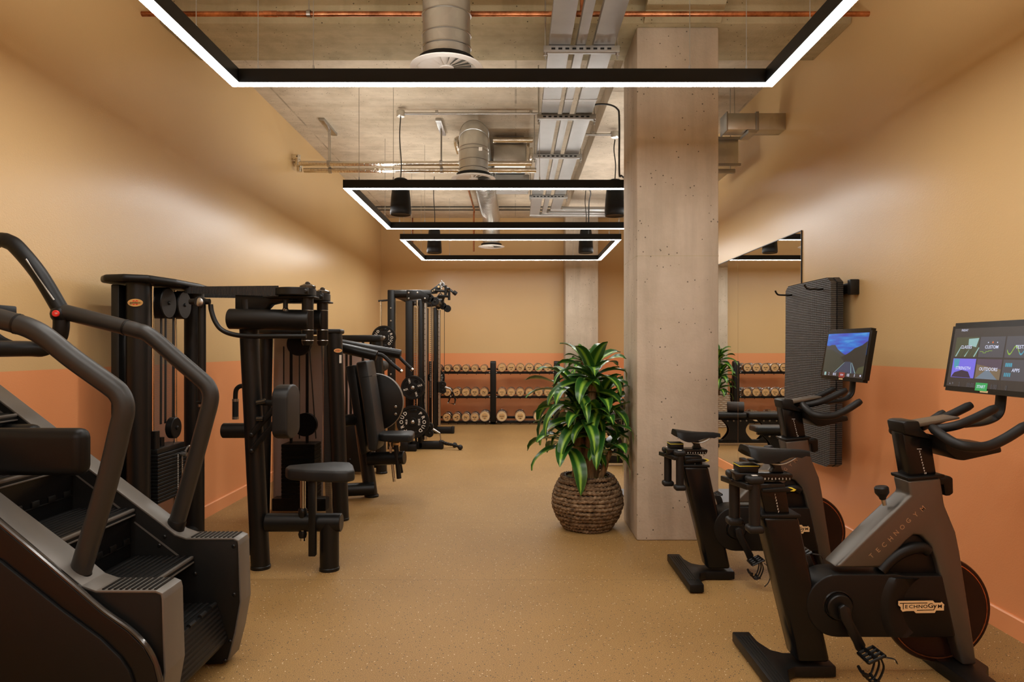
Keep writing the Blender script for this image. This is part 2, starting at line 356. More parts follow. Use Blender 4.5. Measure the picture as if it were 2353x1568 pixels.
lamp(-1.492, 1.37, -2.4, -.35, 'unseen black rectangular fill lamp added behind the viewpoint', [(-1.46, -2), (1.34, -2)])  # extra lamp out of view, added to light the near end of the room
# ------------------------------------------------------------------ pendant speakers
def speaker(x, y, zt, label):
    zb, h, r = 2.605, .36, .102
    t = thing('pendant_speaker', label, 'speaker', (x, y, zb), 'pendant speakers')
    B().lathe([(.001, h), (r * .45, h), (r * .66, h - .012), (r * .78, h - .06), (r * .93, h * .45), (r, h * .12), (r, .012), (r - .006, 0)], (x, y, zb), seg=36).o('body', 'black_plastic', t)
    B().lathe([(r - .007, .002), (r - .02, .007), (.001, .009)], (x, y, zb), seg=36).o('grille', 'rubber', t)
    B().tube(smooth([(x, y, zb + h), (x + .006, y, zb + h + .15), (x - .01, y, (zt + zb + h) / 2 + .1), (x, y, zt)], 5), .0055, 8).o('cable', 'cable_black', t)
speaker(-1.12, 6.7, 3.58, 'black bucket-shaped pendant speaker inside the middle lamp frame, away from the column')
speaker(.99, 6.75, 3.36, 'black bucket-shaped pendant speaker half hidden beside the concrete column')
speaker(-1.108, 9.4, ZC, 'far black pendant speaker inside the farthest lamp frame, on the cable machine side')
speaker(.977, 9.4, ZS, 'far black pendant speaker inside the farthest lamp frame, in front of the pilaster')
# ------------------------------------------------------------------ ceiling services
def diffuser(t, x, y, z, r):
    B().lathe([(r * .68, .03), (r * .8, .022), (r, .006), (r, 0), (r * .82, -.004), (r * .80, .004), (r * .68, .012)], (x, y, z), seg=40).o('diffuser_rim', 'white_plastic', t)
    f = B()
    for k in range(20):
        a = 2 * PI * k / 20; ca, sa = math.cos(a), math.sin(a); R = r * .8; q = r * .18; d = .03
        f.quad((x + ca * q - sa * .008, y + sa * q + ca * .008, z + .008), (x + ca * R - sa * d, y + sa * R + ca * d, z + .014), (x + ca * R + sa * .018, y + sa * R - ca * .018, z - .001), (x + ca * q + sa * .008, y + sa * q - ca * .008, z + .003))
    f.lathe([(.001, -.004), (r * .2, -.002), (r * .2, .01)], (x, y, z), seg=24); f.o('swirl_vanes', 'white_plastic', t, ang=20)
    B().lathe([(.001, .05), (r * .78, .05), (r * .78, .02)], (x, y, z), seg=24).o('inner_throat', 'black_plastic', t)
DX = -.405
t = thing('ventilation_duct', 'large silver spiral air duct with round white vent hanging close to the camera', 'duct', (DX, 4.05, 2.957))
z = 2.985; b = B().cyl((DX, 4.05, z - .01), (DX, 4.05, ZC), .141, 40)
b.o('duct_pipe', 'galvanised', t)
b = B()
for zz in (3.075, 3.15, 3.27, 3.43, 3.475): b.tube([(DX + .143 * math.cos(2 * PI * k / 40), 4.05 + .143 * math.sin(2 * PI * k / 40), zz + .008 * math.sin(2 * PI * k / 40)) for k in range(40)], .005, 6, True)
b.o('joint_ring', 'steel', t, kind='stuff')
diffuser(t, DX, 4.05, 2.957, .215)
t = thing('ventilation_duct', 'silver spiral duct that bends up under the ceiling behind the middle lamp', 'duct', (DX, 6.75, 2.96))
pts = [Vector((DX, 6.7, z)) for z in (2.985, 3.1, 3.25)] + [Vector((DX, 6.7 + .2 - .2 * math.cos(a), 3.25 + .2 * math.sin(a))) for a in [PI / 2 * k / 8 for k in range(1, 9)]] + [Vector((DX, 7.15, 3.45)), Vector((DX, 7.8, 3.45))]
B().tube(pts, .142, 36).o('duct_elbow', 'galvanised', t)
b = B()
def ring(b, c, d, r, tr=.005, n=36):
    q = Vector((0, 0, 1)).rotation_difference(Vector(d)).to_matrix(); c = Vector(c)
    b.tube([c + q @ Vector((r * math.cos(2 * PI * k / n), r * math.sin(2 * PI * k / n), 0)) for k in range(n)], tr, 6, True)
for zz in (2.995, 3.04, 3.12, 3.215, 3.25): ring(b, (DX, 6.7, zz), (0, .1, 1), .144)
for a in (30, 62): a = math.radians(a); ring(b, (DX, 6.9 - .2 * math.cos(a), 3.25 + .2 * math.sin(a)), (0, math.sin(a), math.cos(a)), .144)
b.o('joint_ring', 'steel', t, kind='stuff')
B().bx((PX(1100, 6.55), 6.553, PZ(346, 6.55)), (PX(1108, 6.55), 6.558, PZ(338, 6.55))).o('sticker', 'white_print', t)
diffuser(t, DX, 6.7, 2.957, .215)
t = thing('ventilation_duct', 'ribbed flexible silver duct running to the far round white vent by the back wall', 'duct', (DX, 9.6, 3.3))
pts = [Vector((DX + .0, 7.8, 3.45)), Vector((DX + .02, 9.0, 3.46)), Vector((DX + .02, 10.6, 3.44))] + [Vector((DX + .02, 10.95 + .25 * math.sin(a), 3.19 + .25 * math.cos(a))) for a in [PI / 2 * k / 7 for k in range(1, 8)]] + [Vector((DX + .02, 11.2, z)) for z in (3.1, 2.985)]
B().tube(pts, .14, 32).o('duct_pipe', 'galvanised', t)
b = B()
for k in range(34): ring(b, (DX + .01, 8.0 + k * .078, 3.452), (0, 1, 0), .143, .006, 28)
b.o('spiral_rib', 'steel', t, kind='stuff')
diffuser(t, DX + .02, 11.2, 2.957, .215)
# cable trays and their hangers
ZT = 3.25
def tray(x0, x1, y1, xe, ye, label):
    t = thing('cable_tray', label, 'cable tray', ((x0 + x1) / 2, 5, ZT), 'cable trays')
    w_ = x1 - x0
    B().bx((x0, -1.0, ZT), (x1, y1, ZT + .045), .004).o('tray_run', 'tray_metal', t)
    B().prism([(x0, y1), (x1, y1), (x1 + .03, y1 + .03 + 0), (xe, y1 + .03), (xe, y1 + .03 + w_), (x0 + .05, y1 + .03 + w_), (x0, y1 + w_ - .02)], 'z', ZT, ZT + .045, .003).o('tray_bend', 'tray_metal', t)
    b = B()
    for yy in (1.2, 5.35, 8.1): b.bx((x0 - .002, yy, ZT - .002), (x1 + .002, yy + .05, ZT + .047))
    b.o('joint_sleeve', 'steel', t, kind='stuff')
tray(.219, .358, 10.0, 2.2, 0, 'wide flat cable tray nearest the round ducts')
tray(.395, .456, 9.86, 2.2, 0, 'narrow cable tray between the two wide ones')
tray(.505, .643, 9.6, 2.2, 0, 'wide flat cable tray nearest the concrete column')
for i, y in enumerate((4.41, 5.7, 6.87, 8.7)):
    t = thing('tray_hanger', ['slotted steel hanger bar under the cable trays in front of the beam', 'slotted steel hanger bar under the trays just past the nearest lamp', 'slotted steel hanger bar under the trays beside the fan coil unit', 'slotted steel hanger bar under the trays inside the middle lamp frame'][i], 'bracket', (.43, y, ZT), 'tray hangers')
    b = B().bx((.185, y - .02, ZT - .045), (.675, y + .02, ZT - .002), .003); b.o('channel', 'tray_metal', t)
    b = B()
    for k in range(9): b.bx((.235 + k * .045, y - .0215, ZT - .03), (.26 + k * .045, y - .019, ZT - .018))
    b.o('slot', 'black_plastic', t, kind='stuff')
    for x in (.197, .663): B().cyl((x, y, ZT - .085), (x, y, ZC), .005, 8).lathe([(.001, -.015), (.012, -.015), (.012, 0)], (x, y, ZT - .045), seg=6).o('threaded_rod', 'steel', t)
# conduits with junction boxes
def conduit(x0, x1, y, z, box_x, label):
    t = thing('conduit_pipe', label, 'pipe', (x0, y, z))
    B().cyl((x0, y, z), (x1, y, z), .0125, 12).o('pipe', 'steel', t)
    B().cyl((box_x, y, z - .03), (box_x, y, z + .03), .042, 20, .006).o('junction_box', 'galvanised', t)
    b = B()
    for k in (.25, .9): x = x0 + (x1 - x0) * k; B().box((x, y, z + .012), (.03, .04, .035), .004).o('saddle_clip', 'steel', t)
conduit(-1.12, .3, 6.7, 3.6, -1.12, 'thin steel conduit on the ceiling feeding the speaker above the middle lamp')
conduit(.70, .99, 6.75, 3.41, .99, 'short steel conduit under the beam feeding the speaker beside the column')
B().tube(smooth([(.63, 5.8, 3.28), (.66, 5.8, 3.36), P(1395, 240, 5.8), P(1418, 250, 5.8), P(1423, 275, 5.8), P(1423, 395, 5.8), P(1428, 404, 5.82), (.985, 5.95, 2.762)], 6), .008, 8).o('power_cable', 'cable_black', None, 'black cable curving down from the trays beside the column', 'cable', at=P(1360, 240, 5.8))
B().tube(smooth([(.66, 8.3, ZT + .03), (.85, 8.5, 3.38), (.97, 8.75, 3.3), (.977, 9.0, 3.2), (.977, 9.05, 2.77)], 6), .008, 8).o('power_cable', 'cable_black', None, 'black cable drooping from the trays to the farthest lamp', 'cable', at=(.66, 8.3, ZT))
# copper pipes
t = thing('copper_pipe', 'long copper pipe crossing the whole ceiling in front of the concrete beam', 'pipe', (0, 4.34, 3.424))
B().cyl((XL, 4.34, 3.424), (XR, 4.34, 3.424), .0165, 16).o('pipe', 'copper', t)
for x in (PX(622, 4.34), PX(695, 4.34), PX(1340, 4.34)): B().cyl((x - .045, 4.34, 3.424), (x + .045, 4.34, 3.424), .019, 16, .003).o('fitting', 'copper', t)
B().cyl((PX(1337, 4.34), 4.34, 3.424), (PX(1337, 4.34), 4.34, ZC), .012, 12).o('branch_pipe', 'copper', t)
x = PX(710, 4.34); B().cyl((x, 4.34, 3.42), (x, 4.34, ZC), .004, 8).lathe([(.021, -.012), (.024, -.012), (.024, .012), (.021, .012)], (x, 4.34, 3.424), (1, 0, 0), 16).o('pipe_clip', 'steel', t)
t = thing('copper_pipe', 'thin copper pipe bending down the back wall beside the ribbed duct', 'pipe', (-.66, 11, 3.6))
B().tube(smooth([(-.67, 9.5, 3.6), (-.67, 11.2, 3.58), (-.68, 11.33, 3.5), (-.68, 11.33, 2.9)], 5), .014, 10).o('pipe', 'copper', t)
B().tube(smooth([P(886, 497, 12.08), P(905, 497, 12.08)], 2), .012, 8).tube(smooth([P(936, 497, 12.08), P(946, 499, 12.08), P(948, 508, 12.08), P(948, 560, 12.08)], 4), .012, 8).tube([P(905, 497, 12.08), P(936, 497, 12.08)], .012, 8).o('copper_pipe', 'copper', None, 'small copper pipe with an elbow behind the middle lamp', 'pipe', at=P(905, 497, 12.08))
# foil insulated pipes on hangers
for k, (dz, dy, y1, nm) in enumerate(((0, 0, 8.6, 'upper'), (-.055, .06, 8.6, 'lower'))):
    z, y = 3.262 + dz, 7.26 + dy
    t = thing('insulated_pipe', nm + ' foil-wrapped pipe of the pair crossing from the tan wall to the fan coil unit', 'pipe', (-1, y, z), 'foil-wrapped pipes')
    B().cyl((XL + .06 + .05 * k, y, z), (.18 + .05 * k, y, z), .027, 14).o('pipe', 'foil', t)
    B().cyl((XL, y, z + .07), (XL + .07, y, z + .07), .03, 14).cyl((XL + .062, y, z + .09), (XL + .062, y, z - .02), .03, 14).o('elbow', 'foil', t)
for px, lab in ((757, 'nearer the tan wall'), (1014, 'beside the spiral duct')):
    x = PX(px, 7.29)
    t = thing('pipe_hanger', 'steel hanger carrying the foil-wrapped pipes ' + lab, 'bracket', (x, 7.29, 3.3), 'pipe hangers')
    B().bx((x - .03, 7.0, ZC - .03), (x + .03, 7.5, ZC - .001), .003).o('channel', 'steel', t)
    for dy in (0, .06): B().cyl((x, 7.26 + dy, 3.24 - dy), (x, 7.26 + dy, ZC - .02), .006, 8).lathe([(.029, -.015), (.034, -.015), (.034, .015), (.029, .015)], (x, 7.26 + dy, 3.262 - .055 * (dy > 0)), (1, 0, 0), 16).o('hanger_rod', 'steel', t)
t = thing('fan_coil_unit', 'grey metal fan coil unit hung under the ceiling behind the spiral duct', 'air conditioner', (.02, 8, 3.28))
B().bx((-.235, 7.55, 3.34), (.12, 8.5, 3.56), .01).o('casing', 'galvanised', t)
B().bx((-.235, 8.0, 3.24), (.17, 8.62, 3.335), .008).o('drain_tray', 'tray_metal', t)
B().bx((.125, 7.55, 3.33), (.165, 7.6, 3.58), .006).o('valve_block', 'foil', t)
B().bx((.165, 7.55, 3.40), (.20, 7.8, 3.52), .006).o('valve_body', 'foil', t)
B().cyl((-.24, 7.5, 3.585), (.2, 7.5, 3.585), .032, 14).o('foil_pipe', 'foil', t)
B().cyl((-.58, 7.5, 3.62), (-.5, 7.5, 3.6), .03, 14).tube(smooth([(-.52, 7.5, 3.585), (-.63, 7.42, 3.56), (-.6, 7.45, 3.42)], 5), .034, 12).o('foil_pipe', 'foil', t)
for yy in (7.6, 8.3): B().bx((-.2, yy, 3.56), (.1, yy + .04, ZC), 0).o('support', 'steel', t)
# boxed ducts behind the column
t = thing('wall_duct', 'square grey duct stub coming out of the tan wall above the mirror', 'duct', (2, 5.74, 3.18))
B().bx((1.765, 5.67, 3.115), (XR, 5.83, 3.252), .003).o('duct_box', 'galvanised', t)
for x0_, x1_ in ((1.755, 1.768), (2.0, 2.025)): B().bx((x0_, 5.66, 3.105), (x1_, 5.84, 3.262), .002).o('flange', 'tray_metal', t)
B().bx((1.93, 5.64, 3.08), (2.0, 5.85, 3.105)).o('bracket', 'steel', t)
B().cyl((1.85, 5.75, 3.25), (1.85, 5.75, ZC), .004, 8).o('hanger_rod', 'steel', t)
t = thing('wall_duct', 'dark rectangular duct behind the column, under the square stub', 'duct', (1.8, 6.5, 3.0))
B().bx((1.4, 6.2, 2.96), (2.03, 7.2, 3.2), .004).o('duct_box', 'galvanised', t)
B().bx((1.39, 6.17, 2.95), (2.045, 6.2, 2.972), .002).o('flange', 'tray_metal', t)
B().bx((1.39, 6.17, 3.19), (2.045, 6.2, 3.212), .002).o('flange', 'tray_metal', t)
B().bx((1.4, 6.19, 2.89), (2.0, 6.23, 2.925), .002).o('channel', 'tray_metal', t)
for x in (1.5, 1.96): B().cyl((x, 6.21, 2.89), (x, 6.21, ZC), .004, 8).o('hanger_rod', 'steel', t)
for z, y in ((3.655, YB - .735), (3.603, YB - .735)): B().bx((XL, y, z - .012), (.8, y + .014, z)).o('cable_trunking', 'cable_black', None, 'thin black cable line along the ceiling edge by the back wall, ' + ('upper' if z > 3.63 else 'lower') + ' of two', 'cable', at=(0, y, z))
# ------------------------------------------------------------------ exercise bikes
def bike(off, label, seat_dz, kind):
    global OFF
    OFF = Vector(off); Yc = 2.74; N = 2.675           # near skin of the frame
    t = thing('exercise_bike', label, 'exercise bike', (1.5, Yc, 0), 'exercise bikes along the wall')
    q = lambda px, py, Y=N: (PX(px, Y), PZ(py, Y))
    # feet
    b = B().prism([(.957, Yc - .27), (1.033, Yc - .27), (1.035, Yc - .17), (1.06, Yc - .09), (1.10, Yc - .062), (1.262, Yc - .062), (1.262, Yc + .062), (1.10, Yc + .062), (1.06, Yc + .09), (1.035, Yc + .17), (1.033, Yc + .27), (.957, Yc + .27)], 'z', .006, .05, .006)
    for y in (-.22, .22): b.cyl((.99, Yc + y, 0), (.99, Yc + y, .01), .02, 10)
    f = b.o('rear_foot', 'black_plastic', t)
    r = B()
    for k in range(4): r.bx((.972 + k * .013, Yc - .2, .049), (.976 + k * .013, Yc + .22, .0525))
    r.o('grip_ridge', 'rubber', f, kind='stuff')
    B().prism([(1.70, Yc - .29), (1.80, Yc - .29), (1.81, Yc - .12), (1.86, Yc - .06), (1.86, Yc + .06), (1.81, Yc + .12), (1.80, Yc + .29), (1.70, Yc + .29), (1.69, Yc)], 'z', .0, .05, .006).o('front_foot', 'black_plastic', t)
    # seat post
    a0, a1, a2, a3 = q(1752, 1188), q(1837, 1188), q(1911, 1526), q(1834, 1526)
    b = B().prism([a0, a1, a2, a3], 'y', Yc - .062, Yc + .055, .018, 3); b.o('rear_post', 'black_gloss', t)
    D = Vector((-.235 * seat_dz, 0, seat_dz)) if seat_dz else Vector((0, 0, 0))
    def q2(px, py, Y=N + .01): p = q(px, py, Y); return (p[0] + D.x, p[1] + D.z)
    B().prism([q2(1745, 1112), q2(1806, 1112), (q(1820, 1190)[0], q(1820, 1190)[1]), q(1763, 1190)], 'y', Yc - .05, Yc + .045, .008).o('seat_tube', 'black_gloss', t)
    B().prism([q(1748, 1183), q(1841, 1183), q(1842, 1192), q(1749, 1192)], 'y', Yc - .066, Yc + .06, .005).o('post_collar', 'black_plastic', t)
    # rail, box, saddle
    rail = B().prism([q2(1690, 1089), q2(1824, 1091), q2(1825, 1097), q2(1820, 1107), q2(1692, 1107)], 'y', Yc - .045, Yc + .045, .004).o('seat_rail', 'black_gloss', t)
    B().prism([q2(1702, 1072), q2(1747, 1072), q2(1747, 1090), q2(1702, 1090)], 'y', Yc - .04, Yc + .04, .005).o('rail_box', 'black_plastic', rail)
    B().prism([q2(1701.5, 1072.6), q2(1747.5, 1072.6), q2(1747.5, 1074.2), q2(1701.5, 1074.2)], 'y', Yc - .041, Yc + .041, .0004).o('lid_edge', 'yellow_plastic', rail, 'thin yellow edge line')
    B().prism([q2(1703, 1070.8), q2(1746, 1070.8), q2(1747, 1072.6), q2(1702, 1072.6)], 'y', Yc - .04, Yc + .04, .001).o('box_lid', 'black_plastic', rail)
    sd = B(); NS = 15; M_ = 14; vs = []
    for i in range(NS):
        u = i / (NS - 1); px = 1723 + 152 * u
        hw_ = .078 * (1 - u) ** 1.5 + .017 + .014 * max(0, (1 - u * 2.2)); 
        if u < .1: hw_ *= .72 + 2.8 * u
        if u > .93: hw_ *= .8
        zt = PZ(1027 + 9 * math.sin(min(1, u * 1.5) * PI * .5) + (6 * max(0, u - .75) / .25), N); dp = .026 + .038 * max(0, math.sin(PI * min(1, u * 1.35 + .05))) * (1 - u) + (0 if u < .9 else -.01)
        for k in range(M_):
            a = PI * k / (M_ - 1); yy = -math.cos(a); zz = zt - .006 * abs(yy) ** 3 - .004 * (1 - abs(yy)) * (u < .8)
            vs.append((PX(px, N) + D.x, Yc + hw_ * yy * 1.0, zz + D.z - dp * abs(yy) ** 5))
        for k in range(1, 5):
            yy = 1 - 2 * k / 5; vs.append((PX(px, N) + D.x, Yc + hw_ * yy * .8, zt + D.z - dp * .75))
    W_ = M_ + 4; fs = [(i * W_ + k, i * W_ + (k + 1) % W_, (i + 1) * W_ + (k + 1) % W_, (i + 1) * W_ + k) for i in range(NS - 1) for k in range(W_)]
    fs += [tuple(range(W_))[::-1], tuple(range((NS - 1) * W_, NS * W_))]; sd.add(vs, fs)
    s = sd.o('saddle', 'saddle_skin', t, ang=60)
    b = B()
    for y in (-.022, .022): b.tube(smooth([(*q2(1762, 1062)[:1], Yc + y, q2(1762, 1062)[1]), (q2(1790, 1071)[0], Yc + y, q2(1790, 1071)[1]), (q2(1815, 1068)[0], Yc + y, q2(1815, 1068)[1]), (q2(1850, 1050)[0], Yc + y * .6, q2(1850, 1050)[1])], 5), .0035, 8)
    b.o('saddle_rail', 'steel', s)
    c_ = q2(1795, 1070); B().prism([q2(1776, 1068), q2(1803, 1066), q2(1804, 1080), q2(1812, 1090), q2(1780, 1090), q2(1787, 1080)], 'y', Yc - .022, Yc + .022, .006).o('saddle_clamp', 'black_metal', s)
    # dumbbell bracket and lever
    b = B().prism([(q2(1679, 1101)[0], Yc + .08), (q2(1679, 1101)[0] + .02, Yc + .08), (q2(1715, 1120)[0], Yc - .07), (q2(1735, 1120)[0], Yc - .07), (q2(1738, 1120)[0], Yc - .105), (q2(1705, 1120)[0], Yc - .105)], 'z', q2(0, 1108)[1] - .022, q2(0, 1108)[1], .003)
    b.bx((q2(1688, 0)[0], Yc - .01, q2(0, 1107)[1] - .012), (q2(1750, 0)[0], Yc + .04, q2(0, 1107)[1]), .003); b.o('weight_bracket', 'black_metal', rail)
    lv = B().prism([q2(1749, 1123), q2(1800, 1119), q2(1812, 1121), q2(1822, 1125), q2(1812, 1129), q2(1749, 1131)], 'y', Yc - .07, Yc - .056, .003).o('latch_lever', 'black_plastic', t)
    B().prism([q2(1808, 1119), q2(1818, 1120), q2(1826, 1124), q2(1821, 1128), q2(1812, 1127.5), q2(1820, 1124)], 'y', Yc - .072, Yc - .06, .001).o('lever_tip', 'yellow_plastic', lv)
    # chain cover
    cx, cz = q(1926, 1393); R = 72.5 * N / F; pts = []
    for k in range(17): a = PI / 2 + PI * k / 16; pts.append((cx + R * math.cos(a), cz + R * math.sin(a)))
    pts = pts + [q(2190, 1466), q(2196, 1462), q(2166, 1324), q(2080, 1324), q(2060, 1320)]
    cov = B().prism(pts, 'y', Yc - .066, Yc + .07, .012, 3).o('chain_cover', 'black_plastic', t)
    b = B(); vs = []; n = 26                                     # bulge over the flywheel on the cover's face
    wx, wz, wr = *q(2150, 1397), 128 * N / F
    for k in range(n + 1):
        a = math.radians(118 + 110 * k / n)
        for rr, dy in ((wr * 1.0, -.0665), (wr * .93, -.08), (wr * .84, -.083), (wr * .6, -.0662)): vs.append((wx + rr * math.cos(a), Yc + dy, min(max(wz + rr * math.sin(a), q(0, 1462)[1]), q(0, 1327)[1])))
    b.add(vs, [(i * 4 + k, i * 4 + k + 1, i * 4 + k + 5, i * 4 + k + 4) for i in range(n) for k in range(3)]); b.o('wheel_bulge', 'black_plastic', cov)
    # badge on the cover
    yb = Yc - .0835; lg = lambda zx, zy: (q(2040 + zx * .068, 1360 + zy * .068, N - .018)[0], yb, q(2040 + zx * .068, 1360 + zy * .068, N - .018)[1])
    out = [(355, 320), (1525, 305), (1590, 380), (1790, 380), (1820, 350), (1915, 450), (1895, 480), (1895, 640), (1630, 640), (1585, 722), (950, 730), (880, 655), (620, 660), (500, 682), (440, 610), (440, 530), (355, 465)]
    b = B().prism([(lg(*p)[0], lg(*p)[2]) for p in out], 'y', yb, yb + .0012); b.o('badge', 'gold_print', cov, 'cream angular badge with black lettering')
    def strip(b, *pp): b.quad(*[Vector(lg(*p)) + Vector((0, -.0006, 0)) for p in pp])
    b = B(); strip(b, (400, 385), (1335, 370), (1335, 395), (400, 410)); strip(b, (505, 400), (535, 400), (530, 600), (505, 600)); strip(b, (975, 618), (1530, 610), (1530, 632), (975, 645)); strip(b, (1620, 445), (1650, 445), (1555, 632), (1525, 632))
    xd, yd = (1, 0, .004), (0, 0, 1); px_ = .068 * N / F
    for ch, zx, zy, hh in (('E', 625, 515, 112), ('C', 775, 510, 112), ('H', 935, 510, 112), ('N', 1100, 508, 112), ('O', 1265, 505, 112), ('G', 1440, 480, 150), ('M', 1755, 500, 112)): b.text(ch, Vector(lg(zx, zy)) + Vector((0, -.0006, 0)), xd, yd, hh * px_ * 1.45, 1.22)
    strip(b, (1530, 445), (1565, 445), (1605, 530), (1580, 560))
    b.o('badge_lettering', 'black_plastic', cov, flat=True)
    # crank and pedal
    cr = B().cyl((cx, Yc - .068, cz), (cx, Yc - .088, cz), 29 * N / F, 32, .004); ck = cr.o('crank_disc', 'black_metal', t)
    B().lathe([(.052, 0), (.056, .003), (.06, 0)], (cx, Yc - .066, cz), (0, -1, 0), 32).o('crank_ring', 'black_gloss', ck)
    cy = Yc - .10; pe = (PX(1972, cy), PZ(1484, cy))
    b = B().prism([(cx - .022, cz + .012), (cx, cz + .024), (cx + .022, cz + .012), (cx + .028, cz - .03), (pe[0] + .02, pe[1] + .01), (pe[0] + .012, pe[1] - .018), (pe[0] - .012, pe[1] - .016), (pe[0] - .024, pe[1] + .015), (cx - .016, cz - .03)], 'y', cy - .022, cy - .002, .005); b.o('crank_arm', 'black_metal', ck)
    def pedal(px0, pz0, y0, sg):
        b = B(); L = .1; pd = Vector((.045, 0, -.075)).normalized()                # hanging pedal with toe cage
        c0 = Vector((px0 + .008, y0, pz0)); b.cyl(c0, c0 + Vector((0, -sg * .1, 0)), .008, 10)
        c1 = c0 + Vector((0, -sg * .06, 0))
        for k in (-1, 1): b.tube([c1 + Vector((.028 * k, .04, .012 * k)), c1 + Vector((.03 * k, -.04, .012 * k))], .007, 8)
        for k in (-.04, -.013, .013, .04): b.tube([c1 + Vector((-.03, k, -.014)), c1 + Vector((.03, k, .014))], .006, 8)
        p = b.o('pedal', 'black_gloss', ck)
        b = B()
        for k in (-.032, 0, .032): b.tube(smooth([c1 + Vector((.02, k, .0)), c1 + Vector((.03, k, -.035)), c1 + Vector((.012, k * .8, -.085)), c1 + Vector((-.014, k * .6, -.092)), c1 + Vector((-.03, k * .8, -.06))], 4), .0055, 8, flat=.6)
        b.tube(smooth([c1 + Vector((-.03, -.035, -.06)), c1 + Vector((-.034, 0, -.066)), c1 + Vector((-.03, .035, -.06))], 3), .006, 8)
        b.tube(smooth([c1 + Vector((.012, -.03, -.085)), c1 + Vector((.012, 0, -.092)), c1 + Vector((.012, .03, -.085))], 3), .006, 8)
        b.o('toe_cage', 'black_plastic', p)
        b = B().tube(smooth([c1 + Vector((.03, -.045 * sg, .0)), c1 + Vector((.05, -.05 * sg, -.02)), c1 + Vector((.062, -.05 * sg, -.06)), c1 + Vector((.052, -.05 * sg, -.10)), c1 + Vector((.03, -.05 * sg, -.125))] if kind else [c1 + Vector((.03, -.045, .01)), c1 + Vector((.06, -.05, .006)), c1 + Vector((.07, -.05, -.01))], 5), .006, 8, flat=.35); b.o('pedal_strap', 'rubber', p)
    pedal(pe[0], pe[1], cy - .02, 1)
    fe = (2 * cx - pe[0], 2 * cz - pe[1]); fy = Yc + .08
    B().prism([(cx - .022, cz - .012), (cx + .022, cz - .012), (fe[0] + .014, fe[1] + .016), (fe[0] - .014, fe[1] + .016)], 'y', fy, fy + .02, .004).o('crank_arm', 'black_metal', ck)
    pedal(fe[0], fe[1], fy + .02, -1)
    # grey frame
    fr = [q(*p) for p in ((2089, 1106), (2166, 1099), (2171, 1130), (2176, 1163), (2188, 1192), (2202, 1226), (2211, 1270), (2232, 1405), (2250, 1532), (2217, 1534), (2190, 1438), (2170, 1350), (2156, 1290), (2142, 1256), (2122, 1234), (2104, 1232), (2088, 1246), (2030, 1308), (1922, 1308), (2008, 1222), (2096, 1140))]
    b = B().prism(fr, 'y', Yc - .055, Yc + .055, .012, 3); frm = b.o('frame', 'grey_metal', t)
    d = Vector((q(2125, 1165)[0] - q(2010, 1280)[0], 0, q(2125, 1165)[1] - q(2010, 1280)[1])).normalized(); up_ = Vector((-d.z, 0, d.x)); b = B()
    for ch, px, py in zip('TECHNOGYM', (2006, 2021, 2035, 2050, 2063, 2077, 2091, 2108, 2124), (1280, 1267, 1255, 1241, 1227, 1214, 1199, 1185, 1171)):
        x, z = q(px, py); b.text(ch, (x, Yc - .0553, z), d, up_, .026)
    b.o('frame_lettering', 'steel', frm, 'pale raised lettering', flat=True)
    bc = q(2108, 1243); B().prism([q(2100, 1236), q(2122, 1236), q(2140, 1256), q(2155, 1288), q(2168, 1326), q(2034, 1326), q(2036, 1306), q(2090, 1250)], 'y', Yc - .03, Yc + .03, .002).o('frame_web', 'black_plastic', frm)
    g = [(PX(p[0], N), Yc - .045, PZ(p[1], N)) for p in ((2030, 1316), (2050, 1294), (2072, 1277), (2098, 1266), (2124, 1262), (2140, 1270))]
    B().tube(smooth(g, 5), .022, 14).o('wheel_guard', 'black_plastic', t)
    # flywheel
    wy = Yc + .02; wx, wz, wr = PX(2150, wy), PZ(1397, wy), 122.5 * wy / F
    B().lathe([(.02, -.012), (wr - .03, -.012), (wr - .014, -.016), (wr - .004, -.013), (wr, -.006), (wr, .006), (wr - .004, .013), (wr - .014, .016), (wr - .03, .012), (.02, .012)], (wx, wy, wz), (0, -1, 0), 64).o('flywheel', 'flywheel_dark', t)
    B().lathe([(wr - .022, .0122), (wr - .02, .0165), (wr - .017, .0165), (wr - .016, .0122)], (wx, wy, wz), (0, -1, 0), 64).cyl((wx, wy - .05, wz), (wx, wy + .04, wz), .03, 20).o('wheel_rim_line', 'copper', t)
    # resistance knob and head clamp
    kx, kz = q(2054, 1170); B().cyl((kx, Yc, kz), (kx - .008, Yc, kz + .028), .009, 12).o('knob_stem', 'steel', t)
    B().lathe([(.006, 0), (.012, .004), (.014, .012), (.024, .026), (.027, .032), (.027, .05), (.022, .056), (.001, .056)], (kx - .008, Yc, kz + .02), (-.12, 0, 1), 20).o('resistance_knob', 'rubber', t)
    b = B().prism([q(2086, 1099), q(2172, 1091), q(2174, 1097), q(2088, 1107)], 'y', Yc - .062, Yc + .062, .004).bx((q(2168, 0)[0], Yc - .03, q(0, 1155)[1]), (q(2176, 0)[0], Yc + .03, q(0, 1095)[1]), .003); b.o('head_collar', 'black_plastic', t)
    B().prism([q(2174, 1104), q(2198, 1099), q(2207, 1104), q(2208, 1140), q(2199, 1146), q(2188, 1146), q(2184, 1118), q(2175, 1122)], 'y', Yc - .022, Yc + .022, .006).o('clamp_lever', 'black_plastic', t)
    # handlebar post and console
    pt = B().prism([q(2080, 996), q(2148, 1010), q(2161, 1094), q(2098, 1103)], 'y', Yc - .045, Yc + .045, .01).o('handlebar_post', 'black_gloss', t)
    hc = B().prism([q(2076, 972), q(2086, 968), q(2115, 968), q(2118, 985), q(2150, 1012), q(2082, 1000)], 'y', Yc - .062, Yc + .062, .012).o('handlebar_head', 'black_plastic', t)
